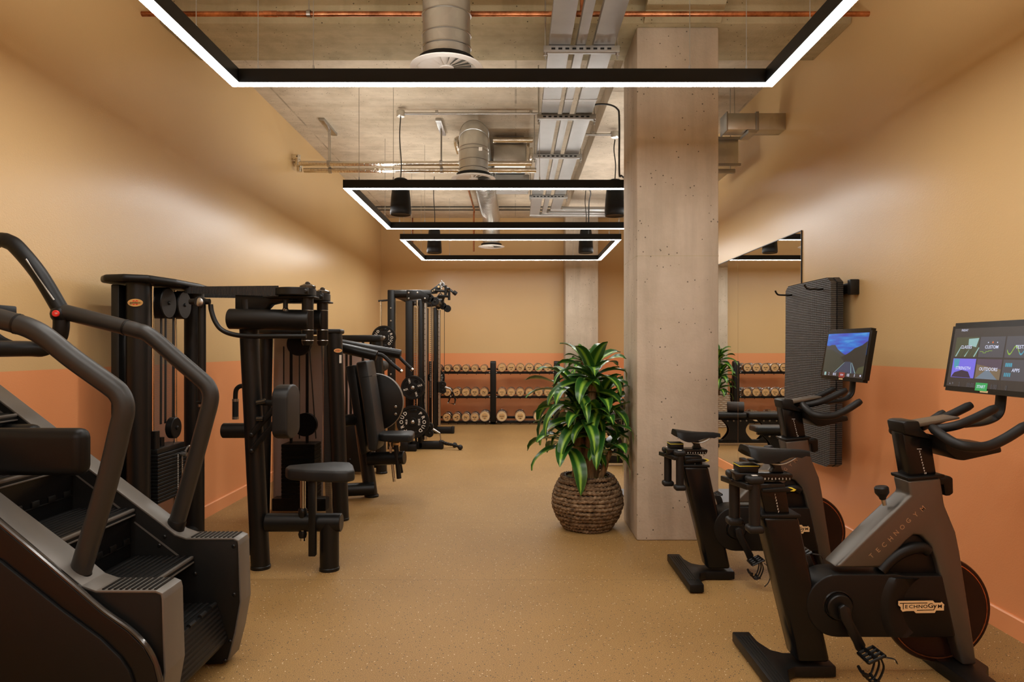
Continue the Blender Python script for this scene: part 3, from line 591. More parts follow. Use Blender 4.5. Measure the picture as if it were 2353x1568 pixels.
    B().prism([q(2078, 977, Yc), q(2095, 970, Yc), q(2186, 955, Yc), q(2188, 960, Yc), q(2095, 979, Yc)], 'y', Yc - .05, Yc + .05, .003).o('console_plate', 'console_brown', hc)
    def bar(name, pts, r=.0185): B().tube(smooth(pts, 6), [r * .86] + [r] * (6 * (len(pts) - 1) - 1) + [r * .8], 16).o(name, 'rubber', hc)
    X0, Z0 = 1.645, .985
    for s_ in (-1, 1):
        bar('drop_bar', [(X0, Yc + s_ * .05, Z0), (1.63, Yc + s_ * .15, .962), (1.645, Yc + s_ * .225, .94), (1.72, Yc + s_ * .24, .938), (1.79, Yc + s_ * .24, .965), (1.875, Yc + s_ * .24, 1.018)])
        bar('aero_bar', [(X0, Yc + s_ * .035, .975), (1.72, Yc + s_ * .07, .995), (1.79, Yc + s_ * .072, 1.022), (1.88, Yc + s_ * .072, 1.066)], .0175)
    B().prism([(1.64, .96), (1.72, .94), (1.86, .925), (1.865, .90), (1.72, .868), (1.69, .872), (1.65, .905)], 'y', Yc - .13, Yc + .05, .008).o('accessory_tray', 'black_plastic', hc)
    # screen
    c = Vector((1.918, Yc, 1.26)); un = Vector((0, -1, 0)); vn = Vector((.047, 0, .29)).normalized(); nn = Vector((-vn.z, 0, vn.x)); Wd, Hd = .52, .296
    b = B(); bm = bmesh.new(); bmesh.ops.create_cube(bm, size=1)
    for v in bm.verts: v.co = Vector((v.co.x * Wd, v.co.y * Hd, v.co.z * .026))
    bmesh.ops.bevel(bm, geom=[e for e in bm.edges if abs((e.verts[0].co - e.verts[1].co).z) > .01], offset=.014, segments=4, affect='EDGES')
    Ms = Matrix((un.to_4d(), vn.to_4d(), nn.to_4d(), (0, 0, 0, 1))); Ms = Matrix([[un[i], vn[i], nn[i], c[i]] for i in range(3)] + [[0, 0, 0, 1]])
    b.bm(bm, Ms); scr = b.o('screen_housing', 'black_gloss', t)
    B().tube(smooth([(1.80, Yc, .99), (1.88, Yc, 1.0), (1.935, Yc, 1.03), (1.95, Yc, 1.09), (1.955, Yc, 1.2)], 6), .03, 14, flat=.35).o('screen_arm', 'black_plastic', t)
    def sp(u, v, h=.0135): return c + un * (u - .5) * Wd + vn * (.5 - v) * Hd + nn * h
    ms = []
    b = B(); b.uv = []
    def poly(mat, *uvs, h=.0137):
        if mat not in ms: ms.append(mat)
        b.cur = ms.index(mat); b.quad(*[sp(u, v, h) for u, v in uvs]); b.uv += list(uvs)
    def rect(mat, u0, v0, u1, v1, h=.0137): poly(mat, (u0, v0), (u0, v1), (u1, v1), (u1, v0), h=h)
    def txt(mat, s_, u, v, size, h=.0152, sx=1):
        if mat not in ms: ms.append(mat)
        b.cur = ms.index(mat); k = len(b.v); b.text(s_, sp(u, v, h), un, vn, size, sx); b.uv += [(0, 0)] * (len(b.v) - k)
    if not kind:
        rect('screen_dark', .035, .085, .965, .93)
        for i, (u0, u1) in enumerate(((.075, .355), (.37, .645), (.66, .93))):
            rect(('screen_moss', 'screen_tile', 'screen_tile')[i], u0, .215, u1, .50, .0141); rect(('screen_violet', 'screen_cloud', 'screen_tile')[i], u0, .525, u1, .80, .0141)
        for k in range(7): a = .09 + k * .037; poly('screen_glint' if k % 3 == 0 else 'screen_hill', (a, .495), (a + .05, .36 + .03 * (k % 2)), (a + .058, .37), (a + .014, .497), h=.0143)
        poly('screen_glint', (.23, .24), (.235, .33), (.33, .36), (.352, .23), h=.0143)
        poly('screen_shadow', (.08, .795), (.11, .73), (.2, .69), (.28, .71), (.32, .797), h=.0143); poly('screen_teal', (.085, .53), (.1, .66), (.15, .66), (.16, .53), h=.0143)
        poly('screen_sand', (.37, .60), (.645, .66), (.645, .80), (.37, .80), h=.0143); poly('screen_road', (.375, .80), (.49, .67), (.51, .67), (.62, .80), h=.0145)
        for pts in (((.385, .42), (.42, .42), (.42, .44), (.45, .44), (.45, .42), (.48, .42), (.48, .41), (.52, .41)),):
            for p0, p1 in zip(pts, pts[1:]): rect('screen_lime', min(p0[0], p1[0]) - .002, min(p0[1], p1[1]) - .003, max(p0[0], p1[0]) + .002, max(p0[1], p1[1]) + .003, .0145)
        pp = [(.68 + .23 * k / 24, .40 + .055 * math.sin(k / 24 * 4 * PI)) for k in range(25)]
        for p0, p1 in zip(pp, pp[1:]): poly('screen_lime' if p0[0] < .8 else 'screen_teal', (p0[0], p0[1] - .012), (p0[0], p0[1] + .012), (p1[0], p1[1] + .012), (p1[0], p1[1] - .012), h=.0145)
        for k in range(4): rect('screen_teal', .685 + k * .018, .57, .70 + k * .018, .62, .0145); rect('screen_teal', .685 + k * .018, .70, .697 + k * .018, .75, .0145)
        poly('screen_orange', (.505, .295), (.515, .275), (.525, .295), (.515, .31), h=.0145); rect('screen_white', .46, .288, .47, .302, .0145); rect('screen_white', .56, .288, .57, .302, .0145)
        rect('screen_green', .395, .855, .53, .965, .0145)
        for s_, u, v, z in (('CLASSES', .215, .36, .019), ('CUSTOM', .51, .36, .019), ('TESTS', .81, .36, .019), ('STRENGTH', .215, .665, .019), ('OUTDOORS', .51, .665, .019), ('APPS', .80, .665, .019), ('START', .462, .91, .017), ('FRIDAY', .165, .115, .013)): txt('screen_white', s_, u, v, z)
        for s_, u in (('2', .2, ), ('00:00', .335), ('0.00', .60), ('0', .73)): txt('screen_tile', s_, u, .9, .026, sx=.8)
        poly('screen_white', (.07, .905), (.085, .905), (.0775, .87)); rect('screen_white', .105, .875, .12, .9)
    else:
        rect('screen_dark', .045, .085, .955, .93); poly('screen_sky', (.045, .085), (.045, .5), (.955, .5), (.955, .085), h=.014)
        poly('screen_hill_far', (.045, .32), (.1, .335), (.17, .31), (.25, .31), (.33, .40), (.46, .48), (.55, .52), (.55, .6), (.045, .6), h=.0143)
        poly('screen_hill', (.045, .40), (.2, .41), (.4, .5), (.5, .58), (.5, .85), (.045, .85), h=.0145)
        poly('screen_ridge', (.955, .24), (.85, .32), (.7, .38), (.6, .46), (.53, .50), (.42, .56), (.5, .62), (.7, .85), (.955, .85), h=.0147)
        poly('screen_moss', (.80, .85), (.84, .74), (.955, .70), (.955, .85), h=.0149)
        poly('screen_lane', (.33, .85), (.42, .76), (.52, .66), (.55, .635), (.66, .635), (.72, .68), (.77, .76), (.8, .85), h=.0151)
        for p0, p1, w_ in (((.33, .85), (.53, .65), .006), ((.70, .85), (.67, .655), .006), ((.79, .85), (.69, .65), .006)): poly('screen_glint', (p0[0], p0[1]), (p0[0] + w_ * 2, p0[1]), (p1[0] + w_, p1[1]), (p1[0], p1[1]), h=.0153)
        rect('screen_dark', .045, .85, .955, .93, .0151); rect('screen_red', .45, .845, .58, .945, .0155)
        txt('screen_white', 'STOP', .515, .895, .014, .0157)
        for s_, u in (('2', .21), ('00:15', .345), ('0.05', .655), ('0', .79)): txt('screen_white', s_, u, .89, .022, sx=.8)
        rect('screen_glint', .10, .855, .145, .92, .0155); rect('screen_white', .90, .87, .925, .9, .0155)
    rect('gold_print', .455, .958, .545, .985, .0139)
    b.o('display', ms, scr, flat=True)
    # printed scales
    b = B()
    for k, s_ in enumerate('23456789') : x, z = q(2120 + k * 1.55, 1040 + k * 6.4); b.text(s_, (x, Yc - .0456, z), (1, 0, .02), (0, 0, 1), .010)
    x, z = q(2133, 1090); b.text('10', (x, Yc - .0456, z), (1, 0, .02), (0, 0, 1), .010); x, z = q(2119, 1034); b.box((x, Yc - .0456, z), (.018, .0005, .002)); b.o('height_scale', 'white_print', pt, flat=True)
    b = B()
    for k in range(11): x, z = q2(1817 - k * 8.15, 1102.2); b.text(str(k + 1), (x, Yc - .0456, z), (1, 0, 0), (0, 0, 1), .0105)
    b.o('rail_scale', 'white_print', rail, flat=True)
    b = B()
    for k in range(8):
        x, z = q2(1782 + k * 1.35, 1138 + k * 6.6)
        if z > q(0, 1186)[1]: b.text(str(k + 1), (x, Yc - .0507, z), (1, 0, 0), (0, 0, 1), .0105)
    b.o('seat_scale', 'white_print', t, flat=True)
    # the two hand weights on the bracket
    zb_ = q2(0, 1108)[1]
    for j, (px, dy) in enumerate(((1701, .035), (1727, -.088))):
        x = q2(px, 1108)[0] + (.006 if j == 0 else 0); y = Yc + dy
        wt = thing('hand_weight', 'small grey rubber hand weight on the ' + ('far' if kind else 'near') + ' bike, ' + ('further from' if j == 0 else 'nearer') + ' the viewer', 'dumbbell', (x, y, zb_ - .17), 'hand weights on the bikes')
        B().cyl((x, y, zb_ - .165), (x, y, zb_ + .004), .0215, 18).o('handle', 'rubber', wt)
        for z in (zb_ + .016, zb_ - .175): B().box((x, y, z), (.062, .062, .03), .012, 3).o('weight_head', 'rubber', wt)
        B().box((x, y - .0, zb_ + .0315), (.02, .018, .002)).o('badge', 'white_print', wt)
    OFF = Vector((0, 0, 0))
bike((0, 0, 0), 'near black and grey exercise bike with a tiled menu on its screen', 0, 0)
bike((-.033, 1.135, 0), 'far black and grey exercise bike with a mountain road on its screen', -.072, 1)
# ------------------------------------------------------------------ exercise mats on the wall
t = thing('mat_rack', 'black wall bracket with two hooked pins holding the exercise mats', 'rack', (XR, 4.9, 1.70), None)
B().bx((XR - .022, 4.47, 1.665), (XR - .0005, 5.32, 1.735), .004).o('wall_bar', 'black_metal', t)
B().bx((XR - .06, 4.455, 1.65), (XR - .0005, 4.50, 1.75), .006).o('end_block', 'black_metal', t)
for y in (4.66, 5.18): B().tube(smooth([(XR - .02, y, 1.70), (XR - .10, y, 1.70), (XR - .235, y, 1.702), (XR - .262, y, 1.712), (XR - .275, y, 1.735)], 4), .0065, 10).o('pin', 'black_metal', t)
def hung_mat(x0, x1, y0, y1, label):
    nz, ny = 26, 14; z1, z0 = 1.775, .50
    def pt(u, v, f):
        y = y0 + (y1 - y0) * u; z = z0 + (z1 - z0) * v
        cu = max(0, abs(u - .5) - .43) / .07; cvt = max(0, v - .955) / .045
        z -= .035 * cu ** 2 * (v > .5) - (.025 * cu ** 2 if v < .1 else 0); bow = .035 * (1 - v) ** 3 + .008 * math.sin(v * 5)
        return ((x1 if f else x0) + bow * (1 if 0 else -.2) - (.0 if f else .004 * math.sin(u * PI)) + .02 * (1 - v) ** 4 * -1 * (u), y, z)
    vs = [pt(i / ny, k / nz, f) for f in (0, 1) for k in range(nz + 1) for i in range(ny + 1)]; fs = []; K = (nz + 1) * (ny + 1); w_ = ny + 1
    for f in (0, 1):
        for k in range(nz):
            for i in range(ny): a = f * K + k * w_ + i; fs.append((a, a + 1, a + 1 + w_, a + w_) if f else (a, a + w_, a + 1 + w_, a + 1))
    for i in range(ny):
        for r in (0, nz): a = r * w_ + i; fs.append((a, a + 1, a + 1 + K, a + K))
    for k in range(nz):
        for i in (0, ny): a = k * w_ + i; fs.append((a, a + w_, a + w_ + K, a + K))
    tag(B().add(vs, fs).o('exercise_mat', 'mat_weave_glints', None, label, 'mat', 'mats on the wall pins', at=(XR - .1, 4.9, .5)))
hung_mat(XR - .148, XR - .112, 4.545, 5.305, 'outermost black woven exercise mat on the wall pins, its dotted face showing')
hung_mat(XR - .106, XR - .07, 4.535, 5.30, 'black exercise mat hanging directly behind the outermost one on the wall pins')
# ------------------------------------------------------------------ weight benches behind the column
def bench(x0, x1, y, label, roll):
    zt = .44; t = thing('weight_bench', label, 'bench', ((x0 + x1) / 2, y, 0), 'weight benches behind the column'); xm = x0 + (x1 - x0) * .62
    B().bx((x0, y - .13, zt - .065), (xm - .01, y + .13, zt), .02, 3).o('back_pad', 'upholstery', t)
    B().bx((xm + .01, y - .13, zt - .065), (x1, y + .13, zt), .02, 3).o('seat_pad', 'upholstery', t)
    B().bx((x0 + .1, y - .03, zt - .1), (x1 - .05, y + .03, zt - .066), .004).o('pad_rail', 'black_metal', t)
    B().bx((x0 - .05, y - .035, .03), (x1 + .05, y + .035, .075), .006).o('base_rail', 'black_metal', t)
    for x in (x0 - .05, x1 + .0): B().bx((x, y - .25, .0), (x + .07, y + .25, .05), .008).o('foot', 'black_plastic', t)
    for xc in (x0 + .3, x1 - .3):
        p = []
        for k in range(13): v = k / 12; p.append((xc - .2 + .09 * math.sin(PI * v) , .07 + v * .27))
        for k in range(13): v = 1 - k / 12; p.append((xc + .2 - .09 * math.sin(PI * v), .07 + v * .27))
        for s_ in (-.05, .045): B().prism(p, 'y', y + s_, y + s_ + .006).o('side_plate', 'black_metal', t)
        b = B()
        for dx in (-.12, -.04, .05, .13): b.bolt((xc + dx, y - .051, zt - .11), (0, -1, 0), .012)
        b.o('bolts', 'steel', t, kind='stuff')
    if roll: B().lathe([(.05, -.11), (.066, -.108), (.07, -.1), (.07, .1), (.066, .108), (.05, .11), (.048, 0), (.05, -.11)], (1.53, y, zt + .07), (1, .3, 0), 24).o('foam_roller', 'foam_dark', None, 'dark ridged foam roller lying on the weight bench behind the column', 'roller', at=(1.53, y, zt))
bench(.74, 1.82, 9.15, 'black flat weight bench further behind the column, nearer the dumbbell rack', True)
bench(.92, 1.86, 7.55, 'black flat weight bench just behind the column and plant', False)
# ------------------------------------------------------------------ plant in its basket
PXX, PYY = .525, 4.94
t = thing('woven_planter', 'round planter basket of coiled brown rope beside the concrete column', 'planter', (PXX, PYY, 0))
prof = [(.0, .158), (.03, .178), (.06, .198), (.10, .222), (.14, .24), (.18, .248), (.22, .247), (.26, .238), (.30, .224), (.33, .208), (.36, .19), (.385, .178)]
def pr_(z):
    for (z0, r0), (z1, r1) in zip(prof, prof[1:]):
        if z <= z1: return r0 + (r1 - r0) * (z - z0) / (z1 - z0)
    return prof[-1][1]
NR = 14
for i in range(NR):
    z = .0165 + i * .0272; r = pr_(z) - .004; n = 132; m_ = 8; vs = []; ph = random.random() * 6; w_ = 44
    for k in range(n):
        a = 2 * PI * k / n
        for j in range(m_):
            q = 2 * PI * j / m_; rr = .0146 * (1 + .3 * math.cos(2 * q - w_ * a + ph)); wob = .0035 * math.sin(3 * a + ph) + .002 * math.sin(7 * a + 2 * ph)
            vs.append((PXX + (r + rr * math.cos(q)) * math.cos(a), PYY + (r + rr * math.cos(q)) * math.sin(a), max(.0005, z + wob + rr * math.sin(q) * 1.05)))
    fs = [(k * m_ + j, ((k + 1) % n) * m_ + j, ((k + 1) % n) * m_ + (j + 1) % m_, k * m_ + (j + 1) % m_) for k in range(n) for j in range(m_)]
    B().add(vs, fs).o('rope_coil', 'rope', t, ang=180)
B().lathe([(.001, .004), (.14, .004)] + [(r - .014, z) for z, r in prof] + [(.16, .385)], (PXX, PYY, 0), seg=40).o('liner', 'rubber', t)
b = B(); vs = [(PXX, PYY, .372)]
for i in range(1, 8):
    for k in range(40): a = 2 * PI * k / 40; r = .168 * i / 7; vs.append((PXX + r * math.cos(a), PYY + r * math.sin(a), .362 + random.uniform(-.006, .014) - (.012 if i == 7 else 0)))
fs = [(0, 1 + k, 1 + (k + 1) % 40) for k in range(40)] + [(1 + i * 40 + k, 1 + (i + 1) * 40 + k, 1 + (i + 1) * 40 + (k + 1) % 40, 1 + i * 40 + (k + 1) % 40) for i in range(6) for k in range(40)]
b.add(vs, fs).o('moss_topping', 'moss', t, kind='stuff')
pl = thing('potted_dracaena', 'bushy green plant with yellow-striped strap leaves growing from the rope basket', 'plant', (PXX, PYY, .36))
canes = [((-.075, -.02), (-.07, .0), .34, .034), ((.01, -.03), (.035, -.02), .72, .036), ((.06, .02), (.10, .03), .52, .024), ((-.03, .05), (-.05, .05), .62, .03), ((.085, -.05), (.16, -.06), .22, .02)]
for (bx_, by_), (tx, ty), h, r in canes:
    pts = [(PXX + bx_ + (tx - bx_) * k / 5 + random.uniform(-.004, .004), PYY + by_ + (ty - by_) * k / 5, .35 + h * k / 5) for k in range(6)]
    B().tube(smooth(pts, 3), [r * (1.12 - .3 * k / 15) * random.uniform(.95, 1.05) for k in range(16)], 12).o('cane', 'bark', pl)
def leaf(base, az, el, L, W, bend, roll=0):
    n, m_ = 9, 4; vs = []; uv = []; p = Vector(base); e = el; ds = L / n
    for i in range(n + 1):
        t = i / n; d = Vector((math.cos(az) * math.cos(e), math.sin(az) * math.cos(e), math.sin(e))); sd = Vector((-math.sin(az), math.cos(az), 0)); up = sd.cross(d) * -1
        sd2 = sd * math.cos(roll * t) + up * math.sin(roll * t); wd = W * (math.sin(PI * min(1, t * .93 + .07) ** .85) ** .75 + .05) * .5 if i < n else .001
        for j in range(m_ + 1):
            s_ = j / m_ * 2 - 1; q = p + sd2 * s_ * wd + up * (abs(s_) * wd * .32 + (.006 * math.sin(t * 9 + s_) * abs(s_)))
            if 4.57 < q.y < 5.2 and q.x > .800: q.x = .800 - (q.x - .800) * .05
            q.z = max(q.z, .2); vs.append(q); uv.append((j / m_, t))
        p = p + d * ds; e = max(-1.5, e - bend * (.35 + 1.3 * t) / n)
    fs = [(i * 5 + j, i * 5 + j + 1, (i + 1) * 5 + j + 1, (i + 1) * 5 + j) for i in range(n) for j in range(m_)]
    b = B().add(vs, fs); b.uv = uv; return b.o('leaf', 'leaf', pl, ang=180)
def rosette(c, n, L, els, seed):
    random.seed(seed)
    for i in range(n):
        f = i / n; az = i * 2.399963 + seed; el = els[1] + (els[0] - els[1]) * f + random.uniform(-.12, .12)
        leaf((c[0] + .014 * math.cos(az), c[1] + .014 * math.sin(az), c[2] - .09 * (1 - f)), az, el, L * random.uniform(.85, 1.12) * (.8 + .2 * (1 - f)), random.uniform(.082, .108), random.uniform(1.4, 2.6) * (1.15 - .6 * f), random.uniform(-.5, .5))
rosette((PXX + .03, PYY - .02, 1.14), 22, .38, (1.2, .0), 1)
rosette((PXX + .10, PYY + .03, .94), 18, .40, (1.1, -.1), 2)
rosette((PXX - .08, PYY + .04, .98), 19, .44, (1.1, -.1), 3)
rosette((PXX - .05, PYY - .05, .84), 16, .40, (1.0, -.2), 4)
rosette((PXX - .14, PYY - .02, .66), 14, .40, (.8, -.2), 5)
rosette((PXX + .08, PYY - .07, .80), 17, .40, (1.0, -.2), 6)
rosette((PXX + .15, PYY - .06, .62), 11, .34, (.8, -.1), 7)
# second plant, against the pilaster: it shows in the mirror
QX, QY = 1.13, 11.3
t = thing('woven_planter', 'tall pale woven planter against the far pilaster, mostly seen in the mirror', 'planter', (QX, QY, 0))
for i in range(17):
    z = .016 + i * .031; r = .185 - .0 * i; vs = []; ph = i * 1.7
    for k in range(72):
        a = 2 * PI * k / 72
        for j in range(6):
            q = 2 * PI * j / 6; rr = .0155 * (1 + .25 * math.cos(12 * a + PI * (i % 2) + q * 0)); vs.append((QX + (r + rr * math.cos(q)) * math.cos(a), QY + (r + rr * math.cos(q)) * math.sin(a), max(.0005, z + rr * math.sin(q))))
    B().add(vs, [(k * 6 + j, ((k + 1) % 72) * 6 + j, ((k + 1) % 72) * 6 + (j + 1) % 6, k * 6 + (j + 1) % 6) for k in range(72) for j in range(6)]).o('rope_coil', 'pale_rope', t, ang=180)
B().cyl((QX, QY, .002), (QX, QY, .50), .175, 28).o('liner', 'moss', t)
PXX, PYY = QX, QY
pl = thing('potted_dracaena', 'second bushy green plant, in the tall pale planter by the far pilaster', 'plant', (QX, QY, .5))
B().cyl((QX, QY, .5), (QX, QY, 1.1), .035, 12).o('cane', 'bark', pl)
rosette((QX, QY, 1.14), 22, .36, (1.35, .1), 8)
rosette((QX - .03, QY - .03, .88), 20, .34, (1.1, 0), 9)
rosette((QX - .02, QY, .68), 14, .3, (.9, 0), 10)
random.seed(11)
# ------------------------------------------------------------------ stair climber in the near corner
t = thing('stair_climber', 'large black stair climbing machine with grey handrails in the near corner', 'stair climber', (-1.75, 2.5, 0))
def off2(path, d):
    out = []
    for i, p in enumerate(path):
        a = Vector(path[max(i - 1, 0)]); c = Vector(path[min(i + 1, len(path) - 1)]); n = (c - a).normalized(); out.append((p[0] - n.y * d, p[1] + n.x * d))
    return out
top = [(-2.30, 1.237), (-1.65, .738), (-1.48, .61), (-1.425, .569), (-1.385, .535), (-1.336, .518), (-1.145, .518), (-1.13, .512), (-1.127, .497), (-1.124, .38), (-1.12, .265), (-1.142, .14), (-1.17, .03)]
side = top + [(-1.19, .012), (-2.30, .012)]
for y0, y1 in ((2.18, 2.30), (2.78, 2.875)):
    B().prism(side, 'y', y0, y1, .004).o('side_plate', 'black_plastic', t)
    o_ = off2(top, .008); band = B().prism(top + o_[::-1], 'y', y0 - .003, y1 + .003, .002); tr_ = band.o('top_trim', 'grey_satin', t)
    b = B()
    for k in range(10): x = -1.15 - k * .0185; b.bx((x - .004, y0 + .004, .524), (x + .004, y1 - .004, .5295))
    b.o('grip_ridge', 'black_plastic', tr_, kind='stuff')
    b = B()
    for px, py in (((378, 1234), (366, 1254), (448, 1319), (537, 1256), (538, 1367), (529, 1475), (517, 1519)) if y0 > 2.5 else ()): x, z = PX(px, 2.778), PZ(py, 2.778); b.bolt((x, 2.779, z), (0, -1, 0), .008)
    if b.v: b.o('bolts', 'black_metal', t, kind='stuff')
yy = 2.14; g = [(PX(p[0], yy), PZ(p[1], yy)) for p in ((-330, 930), (0, 1212), (60, 1262), (165, 1352), (235, 1412), (292, 1452), (330, 1490), (352, 1530), (366, 1590), (372, 1680))]
z_ = .012; pn = B().prism(g + [(g[-1][0] - .02, z_), (-2.30, z_), (-2.30, g[0][1])], 'y', yy, 2.178, .003).o('side_panel', 'black_gloss', t)
B().tube(smooth([(p[0], yy + .012, p[1] + .004) for p in g], 3), .009, 10).o('gloss_edge', 'chrome_black', pn)
yy = 2.125; g2 = [(PX(p[0], yy), PZ(p[1], yy)) for p in ((-300, 1120), (0, 1292), (140, 1404), (230, 1470), (275, 1514), (296, 1545), (305, 1570), (312, 1700))]
B().prism(g2 + [(g2[-1][0] - .01, z_), (-2.28, z_), (-2.28, g2[0][1])], 'y', yy, 2.139, .003).o('lower_panel', 'black_plastic', pn)
# steps
for k in range(-0, 5):
    x, z = -1.306 - .2385 * k, .454 + .193 * k
    s_ = B().bx((x - .255, 2.304, z - .03), (x, 2.777, z), .008).o('step_tread', 'black_plastic', t)
    b = B()
    for j in range(9): b.bx((x - .035 - j * .0235, 2.31, z), (x - .026 - j * .0235, 2.77, z + .0035))
    b.o('tread_rib', 'rubber', s_, kind='stuff')
    B().bx((x - .012, 2.306, z - .012), (x + .002, 2.775, z + .001), .004).bx((x - .004, 2.306, z - .028), (x + .003, 2.775, z - .022), .001).o('nosing', 'grey_satin', s_)
    B().bx((x - .27, 2.306, z - .03), (x - .255, 2.776, z + .165), 0).o('riser', 'black_gloss', t)
    b = B()
    for j in range(5): b.bx((x - .2555, 2.36 + j * .09, z + .055), (x - .25, 2.40 + j * .09, z + .078), .002)
    b.bx((x - .2555, 2.306, z + .052), (x - .2525, 2.776, z + .055)); b.o('hinge_knuckle', 'black_metal', t, kind='stuff')
    b = B().quad((x - .245, 2.7785, z + .135), (x - .24, 2.7785, z + .14), (x - .06, 2.7785, z + .003), (x - .07, 2.7785, z + .0)); b.o('side_seam', 'grey_satin', t)
s_ = B().bx((-1.46, 2.304, .235), (-1.215, 2.777, .262), .006).o('step_tread', 'black_plastic', t)
b = B()
for j in range(5): b.bx((-1.25 - j * .024, 2.31, .262), (-1.24 - j * .024, 2.77, .2655))
b.o('tread_rib', 'rubber', s_, kind='stuff')
s_ = B().prism([(-1.225, .262), (-1.21, .262), (-1.165, .118), (-1.175, .10), (-1.21, .105)], 'y', 2.304, 2.777, .004).o('folding_tread', 'black_plastic', t)
b = B(); d = Vector((.045, 0, -.144)).normalized()
for j in range(8): c = Vector((-1.209, 2.54, .255)) + d * (.012 + j * .017); b.box(c, (.004, .46, .008), rot=(0, -.3, 0))
b.o('tread_rib', 'rubber', s_, kind='stuff')
b = B()
for j in range(5): b.cyl((-1.214, 2.36 + j * .09, .262), (-1.214, 2.405 + j * .09, .262), .009, 10)
b.o('hinge_knuckle', 'rubber', t, kind='stuff')
B().bx((-2.2, 2.303, .02), (-1.5, 2.778, .2)).o('base_box', 'black_metal', t)
# guards beside the steps
B().bx((-2.28, 2.335, .858), (-1.482, 2.41, 1.022), .034, 4).o('side_guard', 'black_plastic', t)
B().bx((-2.28, 2.70, .85), (-1.905, 2.775, .995), .034, 4).o('side_guard', 'black_plastic', t)
# rails
Yn, Yf_ = 2.24, 2.83
near = [P(px, py, Yn) for px, py in ((178, 1336), (245, 1113), (276, 985), (284, 950), (283, 926), (274, 906), (255, 888), (170, 827), (110, 779), (80, 760), (41, 745), (-60, 718), (-200, 690))]
far = [P(px, py, Yf_) for px, py in ((403, 1213), (436, 1100), (472, 968), (482, 930), (484, 908), (478, 890), (464, 874), (409, 827), (345, 772), (318, 761), (290, 753), (167, 722), (143, 716))]
for nm, pts in (('near', near), ('far', far)):
    h = B().tube(smooth(pts, 4), .0335 if nm == 'near' else .0325, 18).o('handrail', 'rail_grey', t)
    c = pts[0]; d = (Vector(pts[1]) - Vector(pts[0])).normalized(); B().lathe([(.0345, -.02), (.036, -.01), (.036, .03), (.0345, .033)], c, d, 20).o('rail_socket', 'black_plastic', h)
    i = 10; p = Vector(pts[i]); d = (Vector(pts[i + 1]) - p).normalized(); B().lathe([(.0345, -.004), (.0352, 0), (.0345, .004)], p, d, 20).o('joint_ring', 'black_plastic', h)
B().tube(smooth([P(px, py, Yf_) for px, py in ((147, 728), (135, 705), (89, 629), (40, 570), (20, 556), (0, 551), (-20, 560))], 5), [.034] + [.032] * 22 + [.03] * 8, 18).o('upper_grip', 'black_plastic', t)
B().tube([P(px, py, Yf_ - .028) for px, py in ((124, 690), (60, 596))], .004, 8).o('grip_strip', 'steel', t)
j = P(141, 722, Yf_); B().ball(j, .041, 20).o('grip_joint', 'black_plastic', t)
B().cyl(j + Vector((.004, -.036, .0)), j + Vector((.006, -.047, 0)), .0135, 20, .002).o('stop_button', 'red_plastic', t, 'red stop button')
b = B().text('STOP', j + Vector((.006, -.0475, 0)), (1, 0, 0), (0, 0, 1), .0085); b.o('button_lettering', 'white_print', t, flat=True)
xb, zbb = PX(112, Yf_), 1.297
B().tube(smooth([P(141, 735, Yf_), P(140, 757, Yf_), P(132, 780, Yf_), (xb, Yf_ - .03, zbb), (xb - .005, Yf_ - .12, zbb), (xb - .005, 2.5, zbb), (xb, Yn + .1, zbb), (xb + .04, Yn, zbb + .06)], 5), .031, 16).o('cross_bar', 'black_plastic', t)
B().bx((-2.20, 2.30, 1.42), (-2.0, 2.745, 1.468), .006).o('console', 'black_plastic', t)
for y in (2.38, 2.66): B().tube(smooth([(-1.94, y, 1.3), (-2.02, y, 1.34), (-2.1, y, 1.43)], 4), .02, 10).o('console_arm', 'black_metal', t)
# ------------------------------------------------------------------ strength machines along the wall
def badge(t, c, n, xd, w_=.042, txt_='gymleco'):
    c, n, xd = Vector(c), Vector(n).normalized(), Vector(xd).normalized(); yd = n.cross(xd); b = B()
    rim = [c + xd * w_ * math.cos(2 * PI * k / 32) + yd * w_ * .5 * math.sin(2 * PI * k / 32) for k in range(32)]; b.cur = 0
    b.quad(*[p + n * .002 for p in rim]); b.cur = 1
    for sx in (-1, 1):
        for sy in (-1, 1): b.quad(*[c + n * .0026 + xd * sx * a * w_ + yd * sy * e * w_ for a, e in ((.03, .16), (.38, .16), (.36, .24), (.22, .3), (.08, .28))])
    b.cur = 2; b.text(txt_, c + n * .003, xd, yd, w_ * .42); b.cur = 3
    for sx in (-1, 1): b.lathe([(.001, .003), (w_ * .05, .002)], c + xd * sx * w_ * .86 + n * .002, n, 8)
    b.o('maker_badge', ['amber_brass', 'red_plastic', 'black_plastic', 'steel'], t, 'small oval brass badge with red marks', flat=True)
def plates(t, x0, x1, y0, y1, z0, z1, n):
    for k in range(n): h = (z1 - z0) / n; B().bx((x0, y0, z0 + k * h + .0015), (x1, y1, z0 + (k + 1) * h - .0008), .003, 1).o('weight_plate', 'black_plastic', t)
def foot(b, x, y, r): b.lathe([(r, .02), (r * 1.06, .016), (r * 1.06, 0), (.001, 0)], (x, y, 0), seg=28)
